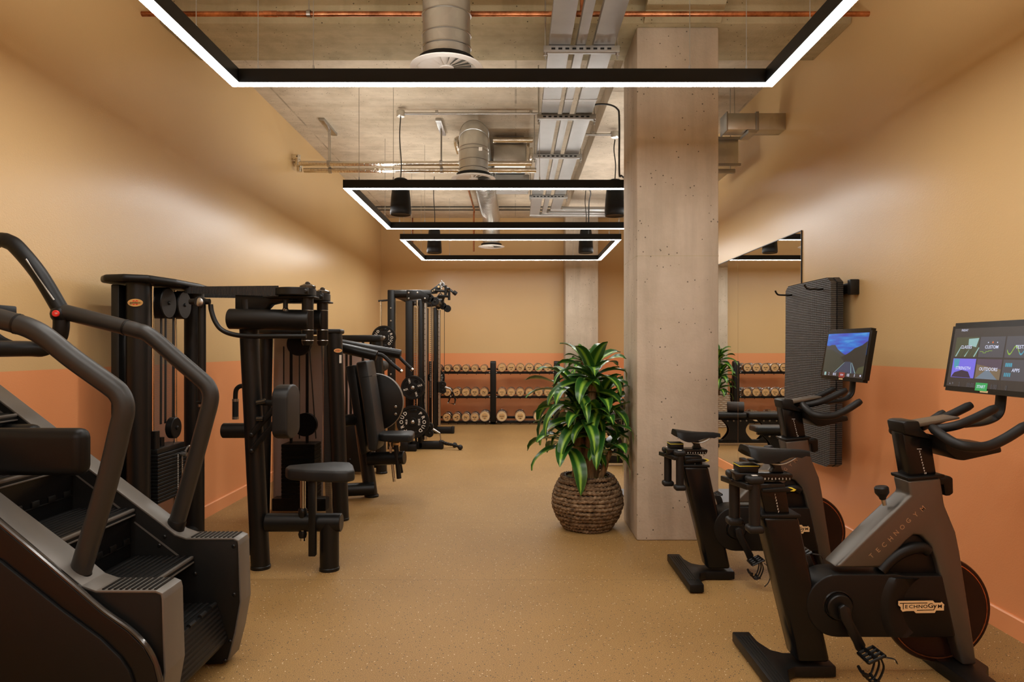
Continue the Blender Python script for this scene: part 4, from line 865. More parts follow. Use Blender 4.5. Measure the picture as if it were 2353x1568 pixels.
# --- fly machine: weight tower by the wall, post, pivots, seat
M1 = thing('strength_machine', 'black fly machine with a knurled drive belt, hanging handles and a grey stool seat', 'gym machine', (-1.6, 4.0, 0), 'weight machines along the tan wall')
for y in (3.755, 4.41):
    B().tube([(-2.07, y, 0), (-2.07, y, 1.655)], .066, 26, flat=.9).o('upright', 'black_metal', M1)
B().bx((-2.19, 3.70, 0), (-2.145, 3.80, 1.645), .006).o('side_rail', 'black_metal', M1)
badge(M1, PX(312, 3.69) * Vector((1, 0, 0)) + Vector((0, 3.687, PZ(696, 3.69))), (0, -1, 0), (1, 0, 0))
cov = [(-2.26, 3.72), (-2.2, 3.65), (-2.08, 3.62), (-1.97, 3.68), (-1.93, 3.9), (-1.925, 4.2), (-1.96, 4.42), (-2.06, 4.5), (-2.2, 4.46), (-2.26, 4.35)]
B().prism(cov, 'z', 1.655, 1.695, .016, 3).o('top_cover', 'black_plastic', M1)
for y in (3.86, 4.12): B().cyl((-2.05, y, .15), (-2.05, y, 1.65), .011, 12).o('guide_rod', 'chrome', M1)
plates(M1, -2.13, -2.0, 3.83, 4.17, .42, .70, 14)
B().bx((-2.12, 3.84, .70), (-2.01, 4.16, .73), .004).o('top_plate', 'black_metal', M1)
B().cyl((-2.06, 3.98, .72), (-2.06, 3.98, .78), .016, 12).o('lift_stem', 'black_metal', M1)
B().cyl((-2.03, 3.86, .72), (-2.03, 3.86, .83), .02, 12).o('rod_bush', 'black_metal', M1)
B().cyl((-2.03, 4.02, .83), (-1.99, 4.02, .83), .062, 28, .004).bolt((-1.988, 4.02, .83), (1, 0, 0), .012).o('pulley', 'black_plastic', M1)
for y, r_ in ((3.95, .09), (4.14, .085)): B().cyl((-2.1, y, 1.56), (-2.0, y, 1.56), r_, 28, .005).bolt((-2.0, y, 1.56), (1, 0, 0), .012).o('pulley', 'black_plastic', M1)
for y in (3.935, 3.985, 4.075): B().tube([(-2.04, y, .86), (-2.045, y + .015, 1.53)], .013, 8, flat=.25).o('belt', 'rubber', M1)
p0 = Vector((-1.995, 4.09, .66)); B().tube([p0, p0 + Vector((0, 0, -.26))], .004, 6).o('pin_chain', 'steel', M1)
B().cyl(p0 + Vector((-.01, 0, .005)), p0 + Vector((.03, 0, .005)), .013, 12).tube(smooth([p0 + Vector((.02, 0, .02)), p0 + Vector((.03, .03, .05)), p0 + Vector((.03, .06, .0)), p0 + Vector((.03, .04, -.04))], 4), .006, 8).o('selector_pin', 'steel', M1)
b = B()
for k in range(22): b.bx((-1.9995, 4.05, .43 + k * .011), (-1.998, 4.056, .436 + k * .011)); b.bx((-1.9995, 4.105, .43 + k * .011), (-1.998, 4.111, .436 + k * .011))
b.o('number_strip', 'white_print', M1, kind='stuff')
B().bx((-2.18, 3.80, .2), (-2.176, 4.38, 1.62)).o('perforated_guard', 'perforated_yz', M1)
B().cyl((-2.07, 3.76, .12), (-2.07, 4.41, .12), .05, 18).cyl((-2.07, 4.1, .12), (-1.5, 4.05, .12), .05, 18).o('base_tube', 'black_metal', M1)
xb, Y1 = PX(599, 4.03), 4.03; xt = PX(569, 4.03); zt = PZ(690, 4.03)
b = B().cyl((xb, Y1, .0), (xt, Y1, zt), .054, 28); foot(b, xb, Y1, .054); b.o('front_post', 'black_metal', M1)
b = B().prism([(PX(548, 4.03), PZ(668, 4.03)), (PX(640, 4.03), PZ(660, 4.03)), (PX(672, 4.03), PZ(690, 4.03)), (PX(625, 4.03), PZ(700, 4.03)), (PX(610, 4.03), PZ(716, 4.03)), (PX(548, 4.03), PZ(716, 4.03))], 'y', 3.98, 4.08, .004); b.o('post_bracket', 'black_metal', M1)
arm = lambda a, c, r, nm='pivot_tube', mt='black_metal', e=.004: B().cyl(a, c, r, 26, e).o(nm, mt, M1)
arm((PX(527, 3.93), 3.93, PZ(733, 3.93)), (PX(712, 3.93), 3.93, PZ(737, 3.93)), .059)
arm((PX(585, 4.13), 4.13, PZ(733, 4.13)), (PX(742, 4.13), 4.13, PZ(735, 4.13)), .059)
for px, Y, y0_, y1_ in ((707, 3.93, 684, 794), (741, 4.13, 696, 795)):
    x = PX(px, Y); b = B().lathe([(.001, PZ(y1_, Y)), (.025, PZ(y1_, Y)), (.033, PZ(y1_ - 6, Y)), (.033, PZ(y0_, Y)), (.001, PZ(y0_, Y))], (x, Y, 0), seg=24); b.o('pivot_shaft', 'black_metal', M1)
    for zz in (714, 759, 783): B().lathe([(.0332, -.002), (.0345, 0), (.0332, .002)], (x, Y, PZ(zz, Y)), seg=24).o('shaft_ring', 'steel', M1)
    zc = PZ(y0_ - 12, Y); B().cyl((x - .07, Y, zc - .022), (x - .07, Y, zc + .022), .115, 36, .004).o('drive_cam', 'black_metal', M1)
    B().bx((x - .24, Y - .05, zc - .034), (x + .05, Y + .06, zc - .024), .002).o('cam_plate', 'black_metal', M1)
    B().lathe([(.001, .02), (.02, .018), (.045, .006), (.045, -.006)], (x + .0, Y, zc + .03), seg=20).bolt((x, Y, zc + .05), (0, 0, 1), .015).o('pivot_cap', 'chrome_black', M1)
    B().bx((x - .02, Y - .075, zc - .02), (x + .025, Y - .05, zc + .02), .003).bolt((x + .01, Y - .077, zc), (0, -1, 0), .014).o('belt_clamp', 'black_metal', M1)
x = PX(656, 3.92); B().cyl((x, 3.92, PZ(690, 3.92)), (x, 3.92, PZ(712, 3.92)), .014, 12).o('stop_pin', 'black_metal', M1)
B().lathe([(.001, -.02), (.014, -.02), (.018, -.012), (.014, 0), (.018, .012), (.014, .02)], (x, 3.92, PZ(716, 3.92)), seg=14).o('bumper', 'chrome', M1)
b = B()
for (ax_, ay_, az_), (cx_, cy_, cz_) in (((PX(425, 4.06), 4.06, 1.645), (PX(640, 3.86), 3.86, PZ(669, 3.86))), ((PX(470, 4.2), 4.2, 1.63), (PX(700, 4.2), 4.2, PZ(676, 4.2)))): b.bx((0, 0, 0), (0, 0, 0)) if 0 else b.tube([(ax_, ay_, az_), (cx_, cy_, cz_)], [.018, .032], 10, flat=1) if 0 else b.add([(ax_, ay_ - .003, az_ - .02), (ax_, ay_ - .003, az_ + .02), (cx_, cy_ - .003, cz_ + .03), (cx_, cy_ - .003, cz_ - .03), (ax_, ay_ + .003, az_ - .02), (ax_, ay_ + .003, az_ + .02), (cx_, cy_ + .003, cz_ + .03), (cx_, cy_ + .003, cz_ - .03)], [(0, 1, 2, 3), (7, 6, 5, 4), (0, 4, 5, 1), (1, 5, 6, 2), (2, 6, 7, 3), (3, 7, 4, 0)])
b.o('drive_belt', 'belt_knurl', M1)
A = 3.86
B().tube(smooth([P(px, py, A) for px, py in ((704, 773), (640, 773), (570, 773), (532, 768), (508, 757), (494, 738), (486, 715), (484, 700))], 5), .0135, 14).o('swing_arm', 'black_metal', M1)
B().cyl(P(440, 694, A) + Vector((0, -.02, 0)), P(486, 694, A) + Vector((0, -.02, 0)), .016, 14).cyl(P(458, 694, A - .05), P(458, 694, A + .03), .03, 20, .003).o('arm_joint', 'black_metal', M1)
B().lathe([(.001, .004), (.018, .003), (.024, 0)], P(457, 694, A - .052), (0, -1, 0), 20).o('joint_cap', 'steel', M1)
B().cyl(P(464, 686, A), P(464, 928, A), .0215, 18).o('handle_tube', 'black_metal', M1)
B().cyl(P(464, 932, A), P(464, 984, A), .019, 18).o('hand_grip', 'rubber', M1)
for y_ in (932, 980): B().cyl(P(464, y_ - 3, A), P(464, y_ + 3, A), .0205, 18).o('grip_band', 'steel', M1)
B().lathe([(.02, -.004), (.032, 0), (.032, .004), (.02, .006)], P(464, 924, A), seg=20).o('grip_stop', 'black_metal', M1)
A = 4.3
B().tube(smooth([P(px, py, A) for px, py in ((566, 888), (552, 888), (543, 896), (541, 912), (541, 922))], 5), .0145, 12).o('swing_arm', 'black_metal', M1)
B().cyl(P(541, 920, A), P(541, 962, A), .0185, 16).o('hand_grip', 'rubber', M1)
for y_ in (920, 961): B().cyl(P(541, y_ - 3, A), P(541, y_ + 3, A), .0195, 16).o('grip_band', 'steel', M1)
arm((PX(519, 4.1), 4.06, PZ(988, 4.1)), (PX(580, 4.1), 4.06, PZ(988, 4.1)), .045, 'brace_tube')
# pad linkage, chest pad, seat
for (a, c) in (((577, 1000), (640, 928)), ((577, 1037), (642, 960)), ((600, 925), (640, 928))): b = B().tube([P(*a, 3.97), P(*c, 3.97)], .011, 8, flat=1.6).bolt(P(*a, 3.955), (0, -1, 0), .013).bolt(P(*c, 3.955), (0, -1, 0), .012); b.o('pad_link', 'black_metal', M1)
B().cyl(P(590, 926, 3.95), P(610, 922, 3.95), .014, 14).cyl(P(590, 963, 3.95), P(605, 963, 3.95), .014, 14).o('adjuster_knob', 'chrome_black', M1)
px0, px1 = PX(640, 4), PX(681, 4); pd = [(3.9 + .12 * math.cos(a) * 1.0 + .1, PZ(910, 4) + .068 * math.sin(a)) for a in [PI * k / 8 for k in range(9)]] + [(3.9 + .12 * math.cos(a) + .1, PZ(986, 4) + .055 * math.sin(a)) for a in [PI + PI * k / 8 for k in range(9)]]
B().prism(pd, 'x', px0, px1 - .015, .016, 3).o('chest_pad', 'upholstery', M1)
b = B().cyl((PX(612, 4), 4.0, PZ(1201, 4)), (PX(785, 4), 4.0, PZ(1201, 4)), .053, 26, .004); b.o('seat_tube', 'black_metal', M1)
x = PX(757, 4); b = B().cyl((x, 4.0, 0), (x, 4.0, PZ(1201, 4)), .055, 26); foot(b, x, 4.0, .055); b.o('seat_foot', 'black_metal', M1)
x = PX(696, 3.98); b = B().cyl((x, 3.98, PZ(1243, 3.98)), (x, 3.98, PZ(1105, 3.98)), .0155, 18); b.o('seat_rod', 'chrome', M1)
x = PX(698, 4); B().lathe([(.02, -.03), (.026, 0), (.026, .02), (.02, .03)], (x, 3.98, PZ(1178, 4)), seg=18).lathe([(.02, -.02), (.026, 0), (.02, .02)], (x, 3.98, PZ(1226, 4)), seg=18).o('rod_sleeve', 'black_metal', M1)
x = PX(719, 3.95); B().bx((x - .02, 3.925, PZ(1277, 3.95)), (x + .02, 3.965, PZ(1105, 3.95)), .004).o('seat_pillar', 'black_metal', M1)
zt = PZ(1079, 3.95); st = [(PX(644, 3.9), 3.98), (PX(660, 3.9), 3.92), (PX(700, 3.88), 3.875), (PX(770, 3.85), 3.84), (PX(800, 3.85), 3.845), (PX(811, 3.85), 3.90), (PX(809, 4.05), 4.08), (PX(800, 4.1), 4.16), (PX(760, 4.1), 4.18), (PX(690, 4.05), 4.10), (PX(655, 4.0), 4.05)]
B().prism(st, 'z', zt - .058, zt + .008, .016, 3).o('seat_pad', 'upholstery', M1)
# --- shoulder press: shielded tower, leaning back pad, lever arms
M2 = thing('strength_machine', 'black shoulder press with a see-through smoked weight shield and a leaning back pad', 'gym machine', (-1.4, 5.5, 0), 'weight machines along the tan wall')
Y2 = 5.16; xr0, xr1 = PX(784, Y2), PX(768, Y2); zt = PZ(766, Y2)
b = B().cyl((xr0, Y2, 0), (xr1, Y2, zt), .058, 26); foot(b, xr0, Y2, .056); b.o('upright', 'black_metal', M2)
xl0, xl1 = PX(604, Y2 + .1), PX(612, Y2 + .1); b = B().cyl((xl0, Y2 + .1, 0), (xl1, Y2 + .1, zt), .05, 26); foot(b, xl0, Y2 + .1, .05); b.o('upright', 'black_metal', M2)
badge(M2, (PX(777, 5.09), 5.085, PZ(806, 5.09)), (0.35, -1, 0), (1, .35, 0), .03)
B().bx((PX(779, 5.09), 5.098, PZ(835, 5.09)), (PX(784, 5.09), 5.10, PZ(816, 5.09)), 0).o('warning_label', 'white_print', M2)
B().prism([(xl1 - .06, Y2 - .02), (xl1 + .1, Y2 - .09), (xr1 - .1, Y2 - .09), (xr1 + .06, Y2 - .05), (xr1 + .065, Y2 + .05), (xr1 - .05, Y2 + .38), (xl1 + .05, Y2 + .38), (xl1 - .06, Y2 + .2)], 'z', zt - .005, zt + .03, .012, 3).o('top_cover', 'black_plastic', M2)
ys = Y2 + .0; sh = [(PX(622, ys), PZ(1196, ys)), (PX(762, ys), PZ(1196, ys)), (PX(745, ys), PZ(772, ys)), (PX(632, ys), PZ(772, ys))]
B().prism(sh, 'y', ys - .003, ys + .003).o('front_shield', 'smoked_sheet', M2)
B().prism([(PX(750, ys), PZ(1190, ys)), (PX(766, ys), PZ(1190, ys)), (PX(750, ys), PZ(772, ys)), (PX(738, ys), PZ(772, ys))], 'y', ys - .012, ys - .006).o('perforated_strip', 'perforated_xz', M2)
B().bx((PX(628, 5.5), 5.5, PZ(1165, 5.5)), (PX(742, 5.5), 5.506, PZ(772, 5.5))).o('rear_guard', 'guard_pink', M2)
plates(M2, PX(652, 5.3), PX(728, 5.3), 5.24, 5.42, .12, .56, 15)
for px in (668, 705): B().cyl((PX(px, 5.32), 5.33, .1), (PX(px, 5.32), 5.33, zt), .012, 12).o('guide_rod', 'black_metal', M2)
for px, dx in ((652, .0), (688, .0), (726, -.05)): B().tube([(PX(px, 5.27), 5.27, .6), (PX(px, 5.27) + dx, 5.27, zt - .1)], .012, 8, flat=.3).o('belt', 'rubber', M2)
B().cyl((PX(705, 5.3), 5.25, PZ(975, 5.3)), (PX(705, 5.3), 5.29, PZ(975, 5.3)), .09, 26).cyl((PX(690, 5.3), 5.25, 1.33), (PX(690, 5.3), 5.3, 1.33), .09, 26).o('pulley', 'black_plastic', M2)
B().bx((PX(628, 5.3), 5.26, .04), (PX(752, 5.3), 5.36, .14), .01).o('base_beam', 'black_metal', M2)
Y3 = 5.91
B().cyl((PX(790, Y3), Y3 - .05, PZ(1124, Y3)), (PX(858, Y3), Y3 + .02, PZ(1124, Y3)), .056, 22).o('floor_tube', 'black_metal', M2)
x0_, x1_ = PX(853, Y3 + .06), PX(812, Y3 + .06); b = B().cyl((x0_, Y3 + .06, 0), (x1_, Y3 + .06, PZ(842, Y3)), .058, 24); foot(b, x0_ + .004, Y3 + .06, .058); b.o('back_post', 'black_metal', M2)
B().cyl((PX(790, 5.9), 5.6, PZ(962, 5.9)), (PX(832, 5.95), 5.95, PZ(962, 5.95)), .05, 22).o('upper_tube', 'black_metal', M2)
# back pad leans back: parallelogram in XZ with thickness
bp = [(PX(822, 5.8), PZ(833, 5.8)), (PX(846, 5.8), PZ(828, 5.8)), (PX(862, 5.8), PZ(930, 5.8)), (PX(873, 5.8), PZ(1015, 5.8)), (PX(868, 5.8), PZ(1036, 5.8)), (PX(850, 5.8), PZ(1032, 5.8)), (PX(838, 5.8), PZ(930, 5.8))]
bk = B().prism(bp, 'y', 5.72, 6.06, .018, 3).o('back_pad', 'upholstery', M2)
B().tube([(PX(832, 5.72), 5.719, PZ(868, 5.72)), (PX(855, 5.72), 5.719, PZ(864, 5.72)), (PX(857, 5.8), 6.05, PZ(864, 5.8))], .002, 6).o('stitch_seam', 'black_metal', bk)
B().prism([(PX(803, 5.95), PZ(842, 5.95)), (PX(824, 5.95), PZ(838, 5.95)), (PX(852, 5.95), PZ(1036, 5.95)), (PX(838, 5.95), PZ(1040, 5.95))], 'y', 5.8, 6.0, .006).o('pad_frame', 'black_metal', M2)
zs = PZ(1000, 5.85); B().prism([(PX(866, 5.75), 5.80), (PX(880, 5.75), 5.74), (PX(943, 5.75), 5.70), (PX(949, 5.75), 5.75), (PX(950, 5.9), 5.98), (PX(944, 5.95), 6.04), (PX(880, 5.95), 6.02), (PX(866, 5.9), 5.96)], 'z', zs - .045, zs + .018, .016, 3).o('seat_pad', 'upholstery', M2)
B().cyl((PX(846, Y3), Y3, PZ(1055, Y3)), (PX(932, Y3), Y3 - .05, PZ(1050, Y3)), .057, 24, .004).o('seat_tube', 'black_metal', M2)
B().cyl((PX(896, 5.86), 5.86, PZ(1018, 5.86)), (PX(906, 5.86), 5.86, PZ(1107, 5.86)), .013, 14).o('seat_rod', 'chrome', M2)
B().cyl((PX(910, 5.83), 5.83, PZ(1024, 5.83)), (PX(917, 5.83), 5.83, PZ(1100, 5.83)), .021, 14).cyl((PX(918, 5.95), 5.95, PZ(1060, 5.95)), (PX(923, 5.95), 5.95, PZ(1087, 5.95)), .015, 12).o('seat_pillar', 'black_metal', M2)
B().bx((PX(905, 5.9), 5.84, PZ(1026, 5.9)), (PX(919, 5.9), 5.92, PZ(1016, 5.9)), .004).o('seat_lever', 'amber_brass', M2)
for Y, a, c, r_, hp in ((5.6, (776, 798), (866, 818), .042, ((868, 815), (876, 816), (884, 821), (900, 836), (920, 852))), (6.2, (776, 789), (921, 815), .042, ((905, 812), (908, 811), (914, 817), (925, 829), (945, 848)))):
    B().cyl(P(*a, Y), P(*c, Y), r_, 20, .003).o('lever_arm', 'black_metal', M2)
    hb = B().tube(smooth([P(*p, Y) for p in hp], 4), .0155, 12).o('hand_grip', 'rubber', M2)
    d = (P(*hp[-1], Y) - P(*hp[-2], Y)).normalized(); B().cyl(P(*hp[-1], Y), P(*hp[-1], Y) + d * .018, .0165, 14).o('grip_cap', 'chrome', hb)
cx_, cz_ = PX(860, 6.2), PZ(925, 6.2); cam_ = [(cx_ - .02, cz_ + .27)] + [(cx_ + .26 * math.cos(a), cz_ + .26 * math.sin(a)) for a in [PI / 2 - .1 - k * (PI - .3) / 20 for k in range(21)]] + [(cx_ - .05, cz_ - .2)]
cm = B().prism(cam_, 'y', 6.2, 6.26, .002).o('drive_cam', 'black_metal', M2)
B().tube([(p[0], 6.23, p[1]) for p in cam_[1:22]], .034, 8, flat=.12).o('cam_belt', 'belt_brown', cm)
b = B()
for py in (935, 952): b.bolt((PX(909, 6.19), 6.199, PZ(py, 6.2)), (0, -1, 0), .012)
b.o('bolts', 'steel', cm, kind='stuff')
# --- third tower behind it
M3 = thing('strength_machine', 'low black machine tower with a perforated back, between the shoulder press and the cable machine', 'gym machine', (-1.6, 7.05, 0), 'weight machines along the tan wall')
Y4 = 7.08; xa, xb_ = PX(877, Y4), PX(866, Y4); zt = PZ(785, Y4)
b = B().cyl((xa, Y4, 0), (xb_, Y4, zt), .056, 24); foot(b, xa, Y4, .056); b.o('upright', 'black_metal', M3)
b = B().cyl((-1.93, Y4, 0), (-1.92, Y4, zt), .056, 24); foot(b, -1.93, Y4, .056); b.o('upright', 'black_metal', M3)
B().prism([(-2.0, Y4 - .06), (-1.45, Y4 - .09), (xb_ + .05, Y4 - .06), (xb_ + .06, Y4 + .06), (xb_ - .1, Y4 + .38), (-1.9, Y4 + .38), (-2.0, Y4 + .2)], 'z', zt - .005, zt + .065, .02, 3).o('top_cover', 'black_plastic', M3)
B().bx((-1.88, Y4 + .28, .1), (xb_ - .03, Y4 + .286, zt - .03)).o('rear_guard', 'guard_pink', M3)
B().prism([(PX(790, 7.0), .03), (PX(832, 7.0), .03), (PX(822, 7.0), PZ(977, 7.0)), (PX(790, 7.0), PZ(977, 7.0))], 'y', 7.0, 7.05, .004).bolt((PX(804, 7), 6.999, PZ(1057, 7)), (0, -1, 0), .014).o('lower_shield', 'black_plastic', M3)
for px in (796, 806, 834, 852): B().tube([(PX(px, 7.2), 7.2, .3), (PX(px, 7.2), 7.2, zt)], .014, 10).o('guide_rod', 'black_metal', M3)
plates(M3, -1.86, -1.5, 7.14, 7.3, .14, .42, 9)
B().bx((-1.93, 7.1, .05), (-1.38, 7.2, .13), .01).o('base_beam', 'black_metal', M3)
B().cyl((PX(873, 7.4), 7.35, PZ(842, 7.4)), (PX(873, 7.4), 7.6, PZ(842, 7.4)), .06, 20, .01).o('roller_pad', 'upholstery', M3)
B().cyl((PX(873, 7.4), 7.55, PZ(842, 7.4)), (PX(873, 7.4), 7.55, .4), .02, 12).cyl((PX(873, 7.4), 7.55, .41), (PX(873, 7.4), 7.12, .41), .02, 12).o('pad_stem', 'black_metal', M3)
# ------------------------------------------------------------------ dual cable machine
M4 = thing('cable_machine', 'tall black dual cable machine with perforated chrome columns in front of the dumbbell rack', 'gym machine', (-1.2, 9.6, 0))
def station(Y, sg):
    X = lambda px: PX(px, 8.8); Z = lambda py: PZ(py, 8.8)       # measured on the near station
    yb = Y
    b = B().bx((X(892), yb - .06, 0), (X(908), yb + .06, Z(667)), .012); b.o('rear_upright', 'black_metal', M4)
    B().cyl((X(900), yb, Z(676)), (X(991), yb, Z(676)), .053, 22, .004).o('top_tube', 'black_metal', M4)
    B().prism([(X(936), Z(668)), (X(968), Z(668)), (X(988), Z(681)), (X(985), Z(693)), (X(976), Z(696)), (X(968), Z(688)), (X(936), Z(691))], 'y', yb - .07, yb - .058, .002).o('pulley_bracket', 'black_metal', M4)
    b = B()
    for px, py in ((941, 674), (961, 674), (941, 687), (978, 687)): b.bolt((X(px), yb - .071, Z(py)), (0, -1, 0), .012)
    for py in (709, 738, 767, 800, 830, 860): b.bolt((X(900), yb - .061, Z(py)), (0, -1, 0), .011)
    b.o('bolts', 'steel', M4, kind='stuff')
    B().bx((X(933), yb - .05, .05), (X(949), yb - .03, Z(692)), .004).o('shield_panel', 'black_plastic', M4)
    B().bx((X(910), yb - .0, .1), (X(950), yb + .006, Z(692))).o('smoked_shield', 'smoked_sheet', M4)
    b = B()
    for k in range(46): b.bx((X(953), yb - .036, .55 + k * .03), (X(956.5), yb - .031, .564 + k * .03))
    b.o('chain_link', 'belt_brown', M4, kind='stuff')
    B().cyl((X(960), yb - .03, .1), (X(960), yb - .03, Z(690)), .012, 12).o('guide_rod', 'chrome', M4)
    B().bx((X(963), yb - .05, .0), (X(972), yb + .06, Z(690)), .008).o('front_upright', 'black_metal', M4)
    c = B().cyl((X(977), yb, .12), (X(977), yb, Z(697)), .026, 20).o('adjusting_column', 'steel', M4)
    b = B()
    for k in range(24): b.lathe([(.001, .0008), (.0055, .0006)], (X(977), yb - .0263, .25 + k * .068), (0, -1, 0), 8)
    b.o('pin_hole', 'black_plastic', c, kind='stuff')
    B().bx((X(953), yb + .02, .1), (X(973), yb + .05, .75), .004).o('weight_shroud', 'black_plastic', M4)
    B().bx((X(925), yb - .05, .0), (X(1016), yb + .05, .1), .02).o('base_beam', 'black_plastic', M4)
    B().bx((X(1010), yb - .056, 0), (X(1019), yb + .056, .108), .014).o('end_cap', 'rubber', M4)
    for px, py in ((988, 686), (1000, 693)): B().cyl((X(px), yb - .03, Z(py)), (X(px), yb + .03, Z(py)), .055, 22, .004).bolt((X(px), yb - .031, Z(py)), (0, -1, 0), .014).o('pulley', 'black_plastic', M4)
    cz = .25 if sg < 0 else PZ(890, 10.4); cx_ = X(984)
    b = B().cyl((cx_ + .02, yb - .03, cz + .04), (cx_ + .02, yb + .03, cz + .04), .05, 20, .003).cyl((cx_ + .02, yb - .03, cz - .05), (cx_ + .02, yb + .03, cz - .05), .05, 20, .003).bolt((cx_ + .02, yb - .032, cz + .04), (0, -1, 0), .015).bolt((cx_ + .02, yb - .032, cz - .05), (0, -1, 0), .015).cyl((X(977), yb, cz - .08), (X(977), yb, cz + .08), .036, 18); b.o('pulley_carriage', 'black_metal', M4)
    B().tube([(X(992), yb - .01, Z(693)), (X(992), yb - .01, cz)], .004, 6).tube([(X(966), yb - .052, Z(693)), (X(966), yb - .052, .15)], .004, 6).o('cable', 'cable_black', M4)
    return X, Z, yb, cx_, cz
X, Z, yb, cxn, czn = station(8.8, -1); _, _, yf, cxf, czf = station(10.4, 1)
B().cyl((X(978), 8.86, Z(682)), (X(978), 10.34, Z(682)), .05, 20).cyl((X(905), 8.86, Z(676)), (X(905), 10.34, Z(676)), .04, 20).o('cross_tube', 'black_metal', M4)
b = B().bx((X(925), 8.72, 0), (X(945), 8.55, .13), .02).bx((X(933), 8.56, .0), (X(963), 8.62, .09), .015); b.o('stabiliser', 'black_plastic', M4)
hp = [(966, 667), (975, 655), (1000, 637), (1007, 640), (1008, 648), (1000, 650), (990, 665)]
B().prism([(X(p[0]), Z(p[1])) for p in hp], 'y', 9.5, 9.512, .003).o('pull_up_plate', 'black_metal', M4)
B().lathe([(.02, .003), (.036, .003), (.036, -.003), (.02, -.003)], (X(1003), 9.496, Z(642)), (0, -1, 0), 22).o('plate_eye', 'steel', M4)
b = B()
for px, py, r_ in ((994, 648, 2.9), (984, 656, 2.2), (979, 658.5, 1.4)): b.lathe([(.001, .001), (r_ * 8.8 / F, .0005)], (X(px), 9.497, Z(py)), (0, -1, 0), 16)
b.o('plate_hole', 'hole_tan', M4, kind='stuff')
for px, py, x2, y2 in ((1003, 642, 1012, 650), (1012, 650, 1022, 655), (1022, 655, 1035, 666)): B().cyl((X(px), 9.52, Z(py)), (X(x2), 9.4, Z(y2)), .016, 12).o('pull_up_bar', 'black_metal', M4)
B().cyl((X(1032), 9.4, Z(662)), (X(1040), 9.4, Z(668)), .03, 14, .006).o('bar_grip', 'rubber', M4)
B().cyl((X(1003), 9.55, Z(642)), (X(1003), 10.3, Z(642)), .018, 12).cyl((X(1003), 10.3, Z(642)), (X(985), 10.36, Z(676)), .018, 12).o('pull_up_bar', 'black_metal', M4)
# attachments hung at the top, each its own thing
def handle_set(px, py, Y, label, k):
    c = P(px, py, Y); t_ = thing('cable_attachment', label, 'gym handle', c, 'cable attachments hung on the machine top')
    B().tube(smooth([c + Vector((0, 0, .14)), c + Vector((.012, 0, .11)), c + Vector((-.008, 0, .06)), c + Vector((0, 0, .02))], 4), .008, 8).o('clip', 'steel', t_)
    if k: B().tube([c + Vector((-.05, 0, -.05)), c + Vector((0, 0, .02)), c + Vector((.05, 0, -.05))], .009, 8).cyl(c + Vector((-.055, 0, -.05)), c + Vector((.055, 0, -.05)), .016, 12).o('grip', 'black_metal', t_)
    else: B().cyl(c + Vector((-.09, 0, 0)), c + Vector((.06, 0, -.01)), .017, 12).cyl(c + Vector((.06, 0, .07)), c + Vector((.06, 0, -.06)), .018, 12).o('grip', 'black_metal', t_)
handle_set(1014, 668, 9.35, 'short straight handle hung on the pull-up bar of the cable machine', 0)
handle_set(1022, 680, 9.45, 'black handle with a crossbar hung lowest on the pull-up bar', 0)
handle_set(1012, 676, 9.6, 'triangular black handle hung on the pull-up bar behind the others', 1)
c = Vector((cxf + .09, 10.4, czf - .02)); t_ = thing('cable_attachment', 'black triangular D-handle clipped to the far cable in front of the dumbbells', 'gym handle', c, 'cable attachments on the pulleys')
B().cyl((cxf + .05, 10.4, czf), c + Vector((.05, 0, -.01)), .02, 12, r2=.012).tube(smooth([c + Vector((.03, 0, .01)), c + Vector((.06, 0, -.03)), c + Vector((.075, 0, -.07))], 4), .008, 8).o('clip', 'steel', t_)
d = c + Vector((.08, 0, -.07)); B().tube([d + Vector((-.005, 0, .02)), d + Vector((-.07, 0, -.15)), d + Vector((.03, -.01, -.17)), d + Vector((.04, 0, -.1)), d + Vector((-.005, 0, .02))], .013, 10).o('grip', 'black_plastic', t_)
b = B()
for dx, dz in ((-.07, -.15), (.03, -.17), (-.03, -.05)): b.ball(d + Vector((dx, -.012, dz)), .012, 10)
b.o('rivet', 'steel', t_, kind='stuff')
c = Vector((X(1011), 8.8, .2)); t_ = thing('triceps_rope', 'black braided rope attachment clipped to the low cable and resting on the floor', 'gym rope', Vector((c.x, c.y, .03)))
B().cyl((cxn + .06, 8.8, czn), c, .02, 12, r2=.01).tube([c, c + Vector((.01, 0, -.07)), c + Vector((.0, -.0, -.11))], .008, 8).o('clip', 'steel', t_)
for pts in (((c.x, 8.78, .10), (c.x + .1, 8.72, .08), (c.x + .2, 8.7, .06), (c.x + .27, 8.69, .035)), ((c.x, 8.82, .09), (c.x + .05, 8.86, .06), (c.x + .12, 8.9, .04), (c.x + .18, 8.9, .035))):
    sp_ = smooth(pts, 14); B().tube(sp_, [.017 * (1 + .22 * math.sin(i * 1.6)) for i in range(len(sp_))], 10).o('rope', 'rubber', t_)
    B().ball(Vector(pts[-1]), .034, 16).o('rope_end', 'rubber', t_)
